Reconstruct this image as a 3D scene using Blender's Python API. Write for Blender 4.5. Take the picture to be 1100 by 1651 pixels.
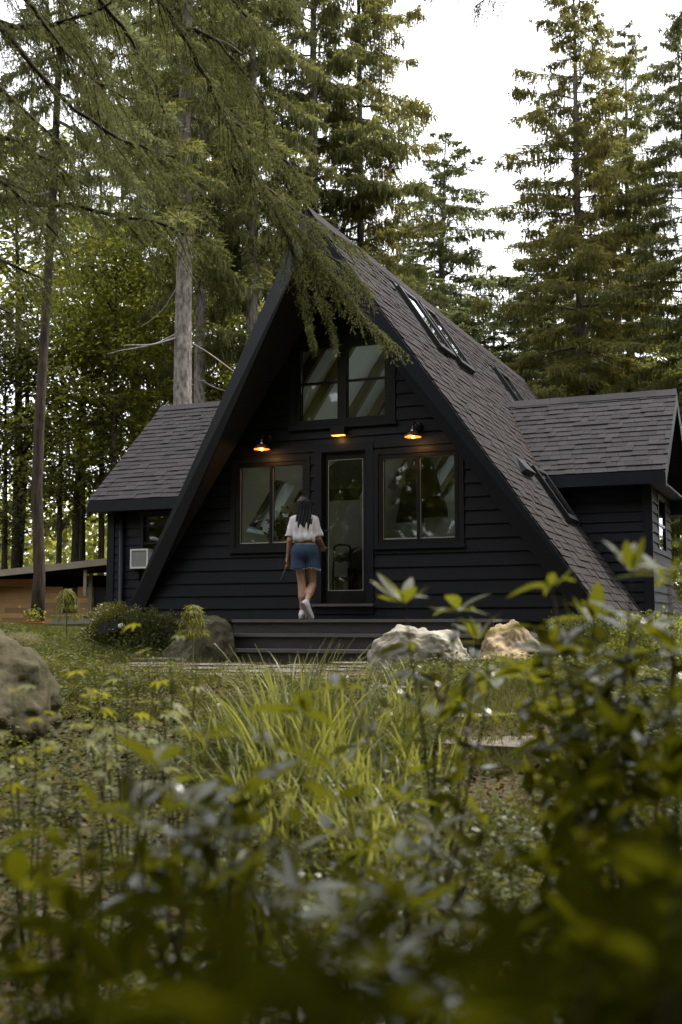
import bpy, bmesh, math, random
import numpy as np
from mathutils import Vector, Matrix, noise as mnoise

for o in list(bpy.data.objects):
    bpy.data.objects.remove(o)
scene = bpy.context.scene
COL = scene.collection
R = math.radians

# ------------------------------------------------------------------ camera
F_PX, W_PX, H_PX, HOR = 1850.0, 1100.0, 1651.0, 1008.0
YAW = R(23.0)
PITCH = math.atan((HOR - H_PX / 2) / F_PX)
FW = np.array([-math.sin(YAW) * math.cos(PITCH), math.cos(YAW) * math.cos(PITCH), math.sin(PITCH)])
RT = np.array([math.cos(YAW), math.sin(YAW), 0.0])
UP = np.cross(RT, FW)
FH = np.array([-math.sin(YAW), math.cos(YAW)])
CAM = np.array([6.002, -14.182, 0.45])

def at(px, py, depth):
    d = FW + RT * (px - W_PX / 2) / F_PX - UP * (py - H_PX / 2) / F_PX
    return CAM + d * (depth / float(np.dot(d[:2], FH)))

cam_d = bpy.data.cameras.new("camera")
cam = bpy.data.objects.new("camera", cam_d)
COL.objects.link(cam)
cam.location = CAM
cam.rotation_euler = (math.pi / 2 + PITCH, 0, YAW)
cam_d.sensor_fit = 'VERTICAL'
cam_d.sensor_height = 36.0
cam_d.lens = F_PX / H_PX * 36.0
cam_d.clip_start = 0.02
cam_d.clip_end = 600
cam_d.dof.use_dof = True
cam_d.dof.focus_distance = 14.8
cam_d.dof.aperture_fstop = 2.4
scene.camera = cam

# ------------------------------------------------------------------ sky and sun (overcast daylight)
SUN_EL, SUN_AZ = R(62), R(48)           # azimuth clockwise from +Y: high light from the right, a little behind the cabin
world = bpy.data.worlds.new("World")
scene.world = world
world.use_nodes = True
nt = world.node_tree
nt.nodes.clear()
w_out = nt.nodes.new('ShaderNodeOutputWorld')
w_bg = nt.nodes.new('ShaderNodeBackground')
w_sky = nt.nodes.new('ShaderNodeTexSky')
w_sky.sky_type = 'NISHITA'
w_sky.sun_disc = False
w_sky.sun_elevation = SUN_EL
w_sky.sun_rotation = SUN_AZ
w_tc = nt.nodes.new('ShaderNodeTexCoord')
w_no = nt.nodes.new('ShaderNodeTexNoise')
w_no.inputs['Scale'].default_value = 2.2
w_no.inputs['Detail'].default_value = 5
w_rm = nt.nodes.new('ShaderNodeMapRange')
w_rm.inputs['From Min'].default_value = 0.3
w_rm.inputs['From Max'].default_value = 0.7
w_rm.inputs['To Min'].default_value = 0.80
w_rm.inputs['To Max'].default_value = 0.97
w_mx = nt.nodes.new('ShaderNodeMix')
w_mx.data_type = 'RGBA'
w_mx.inputs['B'].default_value = (10.6, 10.7, 11.3, 1)      # cloud deck
nt.links.new(w_tc.outputs['Generated'], w_no.inputs['Vector'])
nt.links.new(w_no.outputs['Fac'], w_rm.inputs['Value'])
nt.links.new(w_rm.outputs['Result'], w_mx.inputs['Factor'])
nt.links.new(w_sky.outputs['Color'], w_mx.inputs['A'])
nt.links.new(w_mx.outputs['Result'], w_bg.inputs['Color'])
w_bg.inputs['Strength'].default_value = 0.11
nt.links.new(w_bg.outputs['Background'], w_out.inputs['Surface'])

sun_d = bpy.data.lights.new("sun", 'SUN')
sun_d.energy = 2.6
sun_d.angle = R(7)
sun_d.color = (1.0, 0.95, 0.87)
sun = bpy.data.objects.new("sun", sun_d)
COL.objects.link(sun)
sdir = Vector((math.sin(SUN_AZ) * math.cos(SUN_EL), math.cos(SUN_AZ) * math.cos(SUN_EL), math.sin(SUN_EL)))
sun.rotation_euler = sdir.to_track_quat('Z', 'Y').to_euler()

scene.view_settings.view_transform = 'Standard'
scene.view_settings.look = 'None'
scene.view_settings.gamma = 1.0
scene.view_settings.use_curve_mapping = False
scene.view_settings.exposure = 1.5
scene.cycles.max_bounces = 8
scene.cycles.diffuse_bounces = 3
scene.cycles.glossy_bounces = 3
scene.cycles.transmission_bounces = 4
scene.cycles.transparent_max_bounces = 12
scene.cycles.caustics_reflective = False
scene.cycles.caustics_refractive = False
scene.cycles.sample_clamp_indirect = 4.0

# ------------------------------------------------------------------ materials
MATS = {}

def mat(name, base, rough=0.6, var=0.0, hue=None, noise=0.0, nscale=8.0, dark=None, metal=0.0, spec=0.5,
        transl=None, tw=0.4, bump=0.0, bscale=40.0, stretch=None, coat=0.0, island=True, emit=None, estr=0.0, gloss_face=None):
    """procedural material: base colour varied per piece (object / mesh island) and by noise, with fine bump"""
    if name in MATS:
        return MATS[name]
    m = bpy.data.materials.new(name)
    m.use_nodes = True
    n, l = m.node_tree.nodes, m.node_tree.links
    n.clear()
    out = n.new('ShaderNodeOutputMaterial')
    p = n.new('ShaderNodeBsdfPrincipled')
    p.inputs['Roughness'].default_value = rough
    p.inputs['Metallic'].default_value = metal
    p.inputs['Specular IOR Level'].default_value = spec
    if coat:
        p.inputs['Coat Weight'].default_value = coat
        p.inputs['Coat Roughness'].default_value = 0.15
    col = n.new('ShaderNodeRGB')
    col.outputs[0].default_value = (*base, 1)
    c = col.outputs[0]
    tc = n.new('ShaderNodeTexCoord')
    vec = tc.outputs['Object']
    if stretch:
        mp = n.new('ShaderNodeMapping')
        mp.inputs['Scale'].default_value = stretch
        l.new(vec, mp.inputs['Vector'])
        vec = mp.outputs['Vector']
    if noise and dark:
        no = n.new('ShaderNodeTexNoise')
        no.inputs['Scale'].default_value = nscale
        no.inputs['Detail'].default_value = 6
        no.inputs['Roughness'].default_value = 0.65
        l.new(vec, no.inputs['Vector'])
        mr = n.new('ShaderNodeMapRange')
        mr.inputs['From Min'].default_value = 0.35
        mr.inputs['From Max'].default_value = 0.68
        mr.inputs['To Max'].default_value = noise
        l.new(no.outputs['Fac'], mr.inputs['Value'])
        mx = n.new('ShaderNodeMix')
        mx.data_type = 'RGBA'
        l.new(mr.outputs['Result'], mx.inputs['Factor'])
        l.new(c, mx.inputs['A'])
        mx.inputs['B'].default_value = (*dark, 1)
        c = mx.outputs['Result']
    if var or hue:
        oi = n.new('ShaderNodeObjectInfo')
        r = oi.outputs['Random']
        if island:
            ge = n.new('ShaderNodeNewGeometry')
            ad = n.new('ShaderNodeMath')
            ad.operation = 'ADD'
            l.new(ge.outputs['Random Per Island'], ad.inputs[0])
            l.new(r, ad.inputs[1])
            fr = n.new('ShaderNodeMath')
            fr.operation = 'FRACT'
            l.new(ad.outputs[0], fr.inputs[0])
            r = fr.outputs[0]
        if hue:
            mh = n.new('ShaderNodeMix')
            mh.data_type = 'RGBA'
            l.new(r, mh.inputs['Factor'])
            l.new(c, mh.inputs['A'])
            mh.inputs['B'].default_value = (*hue, 1)
            c = mh.outputs['Result']
        if var:
            wn = n.new('ShaderNodeTexWhiteNoise')
            wn.noise_dimensions = '1D'
            l.new(r, wn.inputs['W'])
            mr2 = n.new('ShaderNodeMapRange')
            mr2.inputs['To Min'].default_value = 1 - var
            mr2.inputs['To Max'].default_value = 1 + var
            l.new(wn.outputs['Value'], mr2.inputs['Value'])
            hs = n.new('ShaderNodeHueSaturation')
            l.new(mr2.outputs['Result'], hs.inputs['Value'])
            l.new(c, hs.inputs['Color'])
            c = hs.outputs['Color']
    l.new(c, p.inputs['Base Color'])
    if bump:
        bn = n.new('ShaderNodeTexNoise')
        bn.inputs['Scale'].default_value = bscale
        bn.inputs['Detail'].default_value = 5
        l.new(vec, bn.inputs['Vector'])
        b = n.new('ShaderNodeBump')
        b.inputs['Strength'].default_value = bump
        b.inputs['Distance'].default_value = 0.02
        l.new(bn.outputs['Fac'], b.inputs['Height'])
        l.new(b.outputs['Normal'], p.inputs['Normal'])
    if emit:
        p.inputs['Emission Color'].default_value = (*emit, 1)
        p.inputs['Emission Strength'].default_value = estr
    sh = p.outputs[0]
    if transl:
        t = n.new('ShaderNodeBsdfTranslucent')
        if var or hue:
            mt = n.new('ShaderNodeMix')
            mt.data_type = 'RGBA'
            mt.blend_type = 'MULTIPLY'
            mt.inputs['Factor'].default_value = 0.0
            mt.inputs['A'].default_value = (*transl, 1)
            l.new(mt.outputs['Result'], t.inputs['Color'])
        else:
            t.inputs['Color'].default_value = (*transl, 1)
        ms = n.new('ShaderNodeMixShader')
        ms.inputs['Fac'].default_value = tw
        l.new(sh, ms.inputs[1])
        l.new(t.outputs[0], ms.inputs[2])
        sh = ms.outputs[0]
    l.new(sh, out.inputs['Surface'])
    MATS[name] = m
    return m

def glass(name, tint, refl=0.06):
    if name in MATS:
        return MATS[name]
    m = bpy.data.materials.new(name)
    m.use_nodes = True
    n, l = m.node_tree.nodes, m.node_tree.links
    n.clear()
    out = n.new('ShaderNodeOutputMaterial')
    tr = n.new('ShaderNodeBsdfTransparent')
    tr.inputs['Color'].default_value = (*tint, 1)
    gl = n.new('ShaderNodeBsdfGlossy')
    gl.inputs['Roughness'].default_value = 0.02
    fr = n.new('ShaderNodeFresnel')
    fr.inputs['IOR'].default_value = 1.5
    ad = n.new('ShaderNodeMath')
    ad.operation = 'ADD'
    ad.inputs[1].default_value = refl
    l.new(fr.outputs[0], ad.inputs[0])
    ms = n.new('ShaderNodeMixShader')
    l.new(ad.outputs[0], ms.inputs[0])
    l.new(tr.outputs[0], ms.inputs[1])
    l.new(gl.outputs[0], ms.inputs[2])
    l.new(ms.outputs[0], out.inputs['Surface'])
    MATS[name] = m
    return m

NAVY = mat('navy_siding_paint', (0.0058, 0.0069, 0.0112), 0.55, spec=0.2, var=0.26, noise=0.9, nscale=4, dark=(0.0040, 0.0045, 0.0066), bump=0.12, bscale=30, stretch=(1, 6, 12))
TRIM = mat('navy_trim_paint', (0.0068, 0.0082, 0.0128), 0.5, spec=0.25, noise=0.5, nscale=5, dark=(0.0045, 0.005, 0.0075), bump=0.08, bscale=25)
BLACK = mat('black_frame_paint', (0.003, 0.0032, 0.004), 0.4, spec=0.3, noise=0.4, nscale=9, dark=(0.012, 0.012, 0.013))
BLACKMETAL = mat('black_metal', (0.006, 0.006, 0.007), 0.45, spec=0.3)
SHING = mat('asphalt_shingle', (0.030, 0.027, 0.029), 0.85, spec=0.15, var=0.22, hue=(0.028, 0.025, 0.026), noise=0.4, nscale=60, dark=(0.028, 0.025, 0.026), bump=0.5, bscale=240)
SHINGM = mat('asphalt_shingle_brown', (0.022, 0.018, 0.0175), 0.85, spec=0.15, var=0.14, hue=(0.026, 0.021, 0.020), noise=0.5, nscale=60, dark=(0.020, 0.017, 0.016), bump=0.5, bscale=240)
UNDER = mat('roof_underlay', (0.018, 0.017, 0.017), 0.9)
INWHITE = mat('interior_white_paint', (0.86, 0.85, 0.81), 0.7, noise=0.2, nscale=3, dark=(0.8, 0.79, 0.75))
BEAM = mat('rafter_wood', (0.30, 0.24, 0.17), 0.6, noise=0.5, nscale=6, dark=(0.2, 0.15, 0.1))
WOODFLOOR = mat('interior_wood_floor', (0.42, 0.34, 0.25), 0.5, noise=0.5, nscale=5, dark=(0.13, 0.09, 0.06))
GLASS = glass('window_glass', (0.96, 0.97, 0.96), 0.0)
SKYGLASS = glass('skylight_glass', (0.86, 0.95, 0.94), 0.05)
SILVER = mat('light_metal_strip', (0.36, 0.36, 0.36), 0.4, metal=0.4)
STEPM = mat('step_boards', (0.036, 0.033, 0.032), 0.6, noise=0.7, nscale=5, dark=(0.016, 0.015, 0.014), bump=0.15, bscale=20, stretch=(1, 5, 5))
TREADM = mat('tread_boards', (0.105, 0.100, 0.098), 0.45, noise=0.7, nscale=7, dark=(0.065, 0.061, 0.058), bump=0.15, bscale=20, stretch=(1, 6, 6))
CONC = mat('concrete', (0.22, 0.21, 0.19), 0.9, noise=0.7, nscale=5, dark=(0.12, 0.12, 0.10), bump=0.3, bscale=30)
ROCKG = mat('grey_green_rock', (0.085, 0.072, 0.046), 0.9, spec=0.12, noise=1.0, nscale=5.5, dark=(0.028, 0.028, 0.012), bump=0.9, bscale=14)
ROCKW = mat('pale_rock', (0.33, 0.305, 0.245), 0.88, spec=0.2, noise=0.9, nscale=3.8, dark=(0.10, 0.088, 0.06), bump=1.0, bscale=11)
ROCKT = mat('tan_rock', (0.33, 0.245, 0.135), 0.88, noise=0.9, nscale=4.2, dark=(0.09, 0.058, 0.03), bump=1.0, bscale=12)
FLAG = mat('flagstone', (0.135, 0.112, 0.088), 0.9, var=0.22, noise=0.9, nscale=5, dark=(0.05, 0.042, 0.030), bump=0.5, bscale=22)
BARKP = mat('pale_spruce_bark', (0.30, 0.265, 0.235), 0.95, spec=0.1, noise=1.0, nscale=12, dark=(0.05, 0.042, 0.034), bump=1.0, bscale=22, stretch=(1, 1, 0.5))
BARK = mat('spruce_bark', (0.15, 0.13, 0.110), 0.95, spec=0.1, noise=1.0, nscale=12, dark=(0.035, 0.029, 0.023), bump=1.0, bscale=22, stretch=(1, 1, 0.35))
BARKD = mat('dark_bark', (0.070, 0.057, 0.042), 0.95, spec=0.1, noise=1.0, nscale=12, dark=(0.020, 0.016, 0.012), bump=1.0, bscale=22, stretch=(1, 1, 0.25))
DEADW = mat('dead_branch_wood', (0.34, 0.31, 0.27), 0.9, noise=0.6, nscale=8, dark=(0.17, 0.15, 0.12))
SPR_A = mat('spruce_needles', (0.112, 0.112, 0.038), 0.7, spec=0.12, var=0.4, hue=(0.070, 0.082, 0.036), transl=(0.22, 0.22, 0.055), tw=0.36)
SPR_B = mat('spruce_needles_olive', (0.135, 0.122, 0.034), 0.7, spec=0.12, var=0.4, hue=(0.080, 0.086, 0.034), transl=(0.26, 0.24, 0.05), tw=0.36)
SPR_C = mat('spruce_needles_cool', (0.095, 0.108, 0.050), 0.7, spec=0.12, var=0.4, hue=(0.10, 0.105, 0.042), transl=(0.18, 0.20, 0.07), tw=0.36)
SPR_N = mat('spruce_needles_near', (0.115, 0.122, 0.042), 0.7, spec=0.12, var=0.45, hue=(0.060, 0.072, 0.028), transl=(0.19, 0.20, 0.05), tw=0.30)
LEAF_M = mat('maple_leaves', (0.090, 0.100, 0.016), 0.6, spec=0.2, var=0.4, hue=(0.060, 0.075, 0.018), transl=(0.30, 0.31, 0.04), tw=0.48)
LEAF_D = mat('dark_leaves', (0.040, 0.048, 0.012), 0.6, spec=0.25, var=0.4, hue=(0.055, 0.062, 0.014), transl=(0.10, 0.11, 0.018), tw=0.35)
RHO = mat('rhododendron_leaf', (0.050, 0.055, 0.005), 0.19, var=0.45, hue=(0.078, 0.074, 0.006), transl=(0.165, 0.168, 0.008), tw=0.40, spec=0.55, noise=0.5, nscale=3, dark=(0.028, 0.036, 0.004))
RHOD = mat('rhododendron_leaf_shaded', (0.036, 0.039, 0.003), 0.6, var=0.35, hue=(0.054, 0.056, 0.004), transl=(0.16, 0.16, 0.006), tw=0.48, spec=0.0)  # same leaf, darker and matt: canopy shade put into the colour
YLEAF = mat('yellow_green_leaf', (0.13, 0.135, 0.010), 0.5, var=0.25, hue=(0.09, 0.10, 0.01), transl=(0.30, 0.28, 0.02), tw=0.4)
STRAP = mat('strap_leaf', (0.115, 0.122, 0.026), 0.36, var=0.35, hue=(0.075, 0.092, 0.018), transl=(0.30, 0.30, 0.05), tw=0.4, spec=0.35)
GRASSM = mat('lawn_blades', (0.078, 0.080, 0.021), 0.7, spec=0.12, var=0.45, hue=(0.050, 0.060, 0.016), transl=(0.16, 0.16, 0.03), tw=0.35)
STEMM = mat('shrub_stem', (0.07, 0.05, 0.03), 0.8, noise=0.6, nscale=10, dark=(0.035, 0.026, 0.018))
GSTEM = mat('green_stem', (0.08, 0.085, 0.02), 0.6, noise=0.4, nscale=10, dark=(0.05, 0.05, 0.015))
LITTER = mat('leaf_litter', (0.085, 0.052, 0.026), 0.85, spec=0.1, var=0.5, hue=(0.040, 0.028, 0.015))
CEDAR = mat('cedar_boards', (0.50, 0.30, 0.12), 0.6, var=0.32, hue=(0.29, 0.165, 0.065), noise=0.6, nscale=5, dark=(0.17, 0.085, 0.03), stretch=(1.5, 1, 14), bump=0.1)
PALEW = mat('weathered_board', (0.25, 0.215, 0.165), 0.8, noise=0.6, nscale=5, dark=(0.15, 0.125, 0.09))
WHITEP = mat('white_plastic', (0.50, 0.50, 0.48), 0.5, noise=0.15, nscale=9, dark=(0.6, 0.6, 0.57))
GREYP = mat('grey_plastic', (0.15, 0.155, 0.14), 0.5, noise=0.2, nscale=9, dark=(0.28, 0.28, 0.26))
TERRA = mat('terracotta', (0.42, 0.11, 0.035), 0.75, noise=0.5, nscale=9, dark=(0.28, 0.08, 0.03))

# ------------------------------------------------------------------ helpers
class MB:
    def __init__(s):
        s.v, s.f = [], []
    def add(s, vs, fs):
        b = len(s.v)
        s.v += [tuple(map(float, p)) for p in vs]
        s.f += [tuple(i + b for i in q) for q in fs]
        return s
    def hexa(s, p):          # 8 points: bottom ring 0-3, top ring 4-7
        return s.add(p, [(0, 3, 2, 1), (4, 5, 6, 7), (0, 1, 5, 4), (1, 2, 6, 5), (2, 3, 7, 6), (3, 0, 4, 7)])
    def box(s, x0, x1, y0, y1, z0, z1):
        return s.hexa([(x0, y0, z0), (x1, y0, z0), (x1, y1, z0), (x0, y1, z0), (x0, y0, z1), (x1, y0, z1), (x1, y1, z1), (x0, y1, z1)])
    def prism(s, poly, ext):   # polygon of 3D points extruded by vector ext
        n = len(poly)
        e = np.array(ext, float)
        vs = [np.array(p, float) for p in poly] + [np.array(p, float) + e for p in poly]
        fs = [tuple(range(n - 1, -1, -1)), tuple(range(n, 2 * n))]
        fs += [(i, (i + 1) % n, n + (i + 1) % n, n + i) for i in range(n)]
        return s.add(vs, fs)
    def tube(s, pts, rad, n=8, cap=True):
        pts = [np.array(p, float) for p in pts]
        if not hasattr(rad, '__len__'):
            rad = [rad] * len(pts)
        vs, fs = [], []
        prev = None
        for i, p in enumerate(pts):
            a = pts[max(i - 1, 0)]
            b = pts[min(i + 1, len(pts) - 1)]
            d = b - a
            d = d / (np.linalg.norm(d) + 1e-9)
            if prev is None:
                u = np.cross(d, (0, 0, 1) if abs(d[2]) < 0.9 else (1, 0, 0))
            else:
                u = prev - d * np.dot(prev, d)
            u = u / (np.linalg.norm(u) + 1e-9)
            prev = u
            w = np.cross(d, u)
            for k in range(n):
                a_ = 2 * math.pi * k / n
                vs.append(p + rad[i] * (math.cos(a_) * u + math.sin(a_) * w))
        for i in range(len(pts) - 1):
            for k in range(n):
                k2 = (k + 1) % n
                fs.append((i * n + k, i * n + k2, (i + 1) * n + k2, (i + 1) * n + k))
        if cap:
            fs.append(tuple(range(n - 1, -1, -1)))
            fs.append(tuple((len(pts) - 1) * n + k for k in range(n)))
        return s.add(vs, fs)
    def lathe(s, prof, n=20, c=(0, 0, 0)):   # prof: (r, z)
        vs = [(c[0] + r * math.cos(2 * math.pi * k / n), c[1] + r * math.sin(2 * math.pi * k / n), c[2] + z) for r, z in prof for k in range(n)]
        fs = [(i * n + k, i * n + (k + 1) % n, (i + 1) * n + (k + 1) % n, (i + 1) * n + k) for i in range(len(prof) - 1) for k in range(n)]
        return s.add(vs, fs)
    def mesh(s, name, m, smooth=False):
        me = bpy.data.meshes.new(name)
        me.from_pydata(s.v, [], s.f)
        me.materials.append(m)
        if smooth:
            me.polygons.foreach_set('use_smooth', [True] * len(me.polygons))
        me.update()
        return me
    def build(s, name, m, parent=None, smooth=False):
        return link(name, s.mesh(name, m, smooth), parent)

def link(name, me, parent=None, mtx=None):
    o = bpy.data.objects.new(name, me)
    COL.objects.link(o)
    if parent is not None:
        o.parent = parent
    if mtx is not None:
        o.matrix_basis = mtx
    return o

def np_mesh(name, V, Fq, m, smooth=False):
    """fast mesh from numpy arrays; Fq (n,3) or (n,4)"""
    me = bpy.data.meshes.new(name)
    V = np.ascontiguousarray(V, np.float32)
    Fq = np.ascontiguousarray(Fq, np.int32)
    k = Fq.shape[1]
    me.vertices.add(len(V))
    me.vertices.foreach_set('co', V.ravel())
    me.loops.add(Fq.size)
    me.loops.foreach_set('vertex_index', Fq.ravel())
    me.polygons.add(len(Fq))
    me.polygons.foreach_set('loop_start', np.arange(0, Fq.size, k, dtype=np.int32))
    if smooth:
        me.polygons.foreach_set('use_smooth', np.ones(len(Fq), bool))
    me.materials.append(m)
    me.update(calc_edges=True)
    me.validate()
    return me

def tag(o, label, cat, group=None):
    o['label'] = label
    o['category'] = cat
    if group:
        o['group'] = group
    return o

def thing(name, label, cat, loc=(0, 0, 0), rz=0.0, group=None):
    o = bpy.data.objects.new(name, None)
    COL.objects.link(o)
    o.empty_display_size = 0.2
    o.location = loc
    o.rotation_euler = (0, 0, rz)
    return tag(o, label, cat, group)

def kind(o, k):
    o['kind'] = k
    return o

def sstep(a, b, x):
    t = np.clip((x - a) / (b - a), 0, 1)
    return t * t * (3 - 2 * t)

def fbm(x, y, s=1.0, o=3):
    return mnoise.fractal(Vector((x * s, y * s, 3.7)), 0.8, 2.0, o)

def ground_z(x, y, rough=True):
    rx, ry = x - CAM[0], y - CAM[1]
    d = rx * FH[0] + ry * FH[1]
    z = -0.78 * (1 - float(sstep(2.5, 12.3, d)))
    z += 0.42 * float(sstep(-1.3, -4.6, x)) * float(sstep(5.5, 14.5, d))
    z += 0.10 * float(sstep(2.6, 6.0, x)) * float(sstep(9.0, 14.0, d))
    z += 0.35 * float(sstep(18, 40, d))
    if rough:
        z += 0.035 * fbm(x, y, 0.9) * float(sstep(0, 3, abs(d)))
    return z

def interval_sub(a, b, cuts):
    segs = [(a, b)]
    for c0, c1 in cuts:
        nx = []
        for s0, s1 in segs:
            if c1 <= s0 or c0 >= s1:
                nx.append((s0, s1))
            else:
                if c0 > s0:
                    nx.append((s0, c0))
                if c1 < s1:
                    nx.append((c1, s1))
        segs = nx
    return [s for s in segs if s[1] - s[0] > 0.012]

# ------------------------------------------------------------------ ground
def build_ground():
    # fine sheet near, coarse sheet to the horizon, one mesh
    xs = np.concatenate([np.linspace(-260, -16, 22), np.linspace(-14, 16, 150), np.linspace(18, 260, 22)])
    ys = np.concatenate([np.linspace(-120, -20, 12), np.linspace(-18, 14, 150), np.linspace(16, 320, 30)])
    V = [(x, y, ground_z(x, y)) for y in ys for x in xs]
    nx = len(xs)
    Fq = [(j * nx + i, j * nx + i + 1, (j + 1) * nx + i + 1, (j + 1) * nx + i) for j in range(len(ys) - 1) for i in range(nx - 1)]
    m = bpy.data.materials.new('forest_ground')
    m.use_nodes = True
    n, l = m.node_tree.nodes, m.node_tree.links
    p = n['Principled BSDF']
    p.inputs['Roughness'].default_value = 0.95
    p.inputs['Specular IOR Level'].default_value = 0.15
    tc = n.new('ShaderNodeTexCoord')
    n1 = n.new('ShaderNodeTexNoise'); n1.inputs['Scale'].default_value = 0.55; n1.inputs['Detail'].default_value = 8
    n2 = n.new('ShaderNodeTexNoise'); n2.inputs['Scale'].default_value = 26; n2.inputs['Detail'].default_value = 6
    for q in (n1, n2):
        l.new(tc.outputs['Object'], q.inputs['Vector'])
    r2 = n.new('ShaderNodeValToRGB')
    r2.color_ramp.elements[0].position = 0.35; r2.color_ramp.elements[0].color = (0.030, 0.020, 0.012, 1)
    r2.color_ramp.elements[1].position = 0.72; r2.color_ramp.elements[1].color = (0.115, 0.072, 0.042, 1)
    r3 = n.new('ShaderNodeValToRGB')
    r3.color_ramp.elements[0].position = 0.35; r3.color_ramp.elements[0].color = (0.030, 0.034, 0.010, 1)
    r3.color_ramp.elements[1].position = 0.72; r3.color_ramp.elements[1].color = (0.070, 0.070, 0.022, 1)
    l.new(n2.outputs['Fac'], r2.inputs['Fac'])
    l.new(n2.outputs['Fac'], r3.inputs['Fac'])
    mr = n.new('ShaderNodeMapRange'); mr.inputs['From Min'].default_value = 0.42; mr.inputs['From Max'].default_value = 0.58
    l.new(n1.outputs['Fac'], mr.inputs['Value'])
    mx = n.new('ShaderNodeMix'); mx.data_type = 'RGBA'
    l.new(mr.outputs['Result'], mx.inputs['Factor'])
    l.new(r2.outputs['Color'], mx.inputs['A'])
    l.new(r3.outputs['Color'], mx.inputs['B'])
    l.new(mx.outputs['Result'], p.inputs['Base Color'])
    b = n.new('ShaderNodeBump'); b.inputs['Strength'].default_value = 1.0; b.inputs['Distance'].default_value = 0.03
    l.new(n2.outputs['Fac'], b.inputs['Height'])
    l.new(b.outputs['Normal'], p.inputs['Normal'])
    me = np_mesh('ground', np.array(V), np.array(Fq), m, True)
    kind(link('ground', me), 'structure')

build_ground()

# ------------------------------------------------------------------ the A-frame house
H_R, M_R = 5.8, 1.506              # ridge height, roof slope
SL = math.sqrt(1 + M_R * M_R)
T_R = 0.20                         # roof slab thickness
DROP = T_R * SL
Y_BACK = 10.2
Z_EAVE = 0.45
O_TOP, Z_O = 1.15, 1.07            # prow: overhang at ridge, nil near the eaves

def overhang(z):
    return 0.06 + (O_TOP - 0.06) * (z - Z_O) / (H_R - Z_O)

house = thing('a_frame_house', 'dark navy A-frame cabin with steep shingled roof and two low side wings', 'house')

def wall_x(z):
    return max((H_R - DROP - z) / M_R, 0.0)

# openings in the front wall (casing outer sizes): x0, x1, z0, z1
OPEN = [(-1.69, -0.475, 1.46, 2.76), (0.46, 1.71, 1.46, 2.78), (-0.405, 0.455, 0.60, 2.90), (-0.78, 0.775, 3.13, 4.40), (-0.24, 0.24, 4.66, 4.96)]

def clipped_rows(z0, z1, cuts, xfun):
    """segments (xa_bottom, xb_bottom, xa_top, xb_top) of a row after openings are cut out"""
    out = []
    wb, wt = xfun(z0), xfun(z1)
    for a, b in interval_sub(-wb, wb, [(c[0], c[1]) for c in cuts if c[2] < z1 - 1e-4 and c[3] > z0 + 1e-4]):
        ta, tb = max(a, -wt), min(b, wt)
        if tb - ta < 0.01:
            continue
        out.append((a, b, ta, tb))
    return out

def front_wall():
    zs = sorted({0.30, 5.43} | {c[2] for c in OPEN} | {c[3] for c in OPEN})
    wm = MB()
    for z0, z1 in zip(zs[:-1], zs[1:]):
        nsub = max(1, int((z1 - z0) / 0.3))
        for k in range(nsub):
            a, b = z0 + (z1 - z0) * k / nsub, z0 + (z1 - z0) * (k + 1) / nsub
            for xa, xb, ta, tb in clipped_rows(a, b, OPEN, wall_x):
                wm.hexa([(xa, 0.03, a), (xb, 0.03, a), (xb, 0.15, a), (xa, 0.15, a), (ta, 0.03, b), (tb, 0.03, b), (tb, 0.15, b), (ta, 0.15, b)])
    wall = wm.build('front_wall', UNDER, house)
    # siding boards, one object each
    e = 0.178
    z = 0.50
    rng = random.Random(3)
    while z < 5.36:
        zt = min(z + e + 0.012, 5.42)
        row_cuts = [c for c in OPEN if c[2] < z + e - 1e-4 and c[3] > z + 1e-4]
        zb = z
        for xa, xb, ta, tb in clipped_rows(zb, zt, row_cuts, wall_x):
            # now and then a butt joint inside a long run
            cut = [xa, xb]
            if xb - xa > 2.6:
                cut = [xa, xa + (xb - xa) * rng.uniform(0.35, 0.65), xb]
            for i in range(len(cut) - 1):
                p, q = cut[i] + 0.0015, cut[i + 1] - 0.0015
                pt = ta + 0.0015 if i == 0 else p
                qt = tb - 0.0015 if i == len(cut) - 2 else q
                j = rng.uniform(-0.0015, 0.0015)
                MB().hexa([(p, -0.012 + j, zb), (q, -0.012 + j, zb), (q, 0.028, zb), (p, 0.028, zb),
                           (pt, 0.012, zt), (qt, 0.012, zt), (qt, 0.028, zt), (pt, 0.028, zt)]).build('siding_board', NAVY, wall)
        for c in row_cuts:
            for za, zc in ((z, c[2]), (c[3], zt - 0.012)):
                if zc - za < 0.015 or za < z - 1e-6 or zc > zt:
                    continue
                oth = [(k[0], k[1]) for k in OPEN if k is not c and k[2] < zc - 1e-4 and k[3] > za + 1e-4]
                ya, yc = -0.012 + 0.024 * (za - z) / (e + 0.012), -0.012 + 0.024 * (zc - z) / (e + 0.012)
                w_ = wall_x(zc)
                for p, q in interval_sub(max(c[0], -w_), min(c[1], w_), oth):
                    MB().hexa([(p, ya, za), (q, ya, za), (q, 0.028, za), (p, 0.028, za), (p, yc, zc), (q, yc, zc), (q, 0.028, zc), (p, 0.028, zc)]).build('siding_board', NAVY, wall)
        z += e
    return wall

front_wall()

def frame_ring(mb, x0, x1, z0, z1, w, y0, y1, wt=None, wb=None):
    wt = w if wt is None else wt
    wb = w if wb is None else wb
    mb.box(x0, x1, y0, y1, z1 - wt, z1)
    mb.box(x0, x1, y0, y1, z0, z0 + wb)
    mb.box(x0, x0 + w, y0, y1, z0 + wb, z1 - wt)
    mb.box(x1 - w, x1, y0, y1, z0 + wb, z1 - wt)

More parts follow.
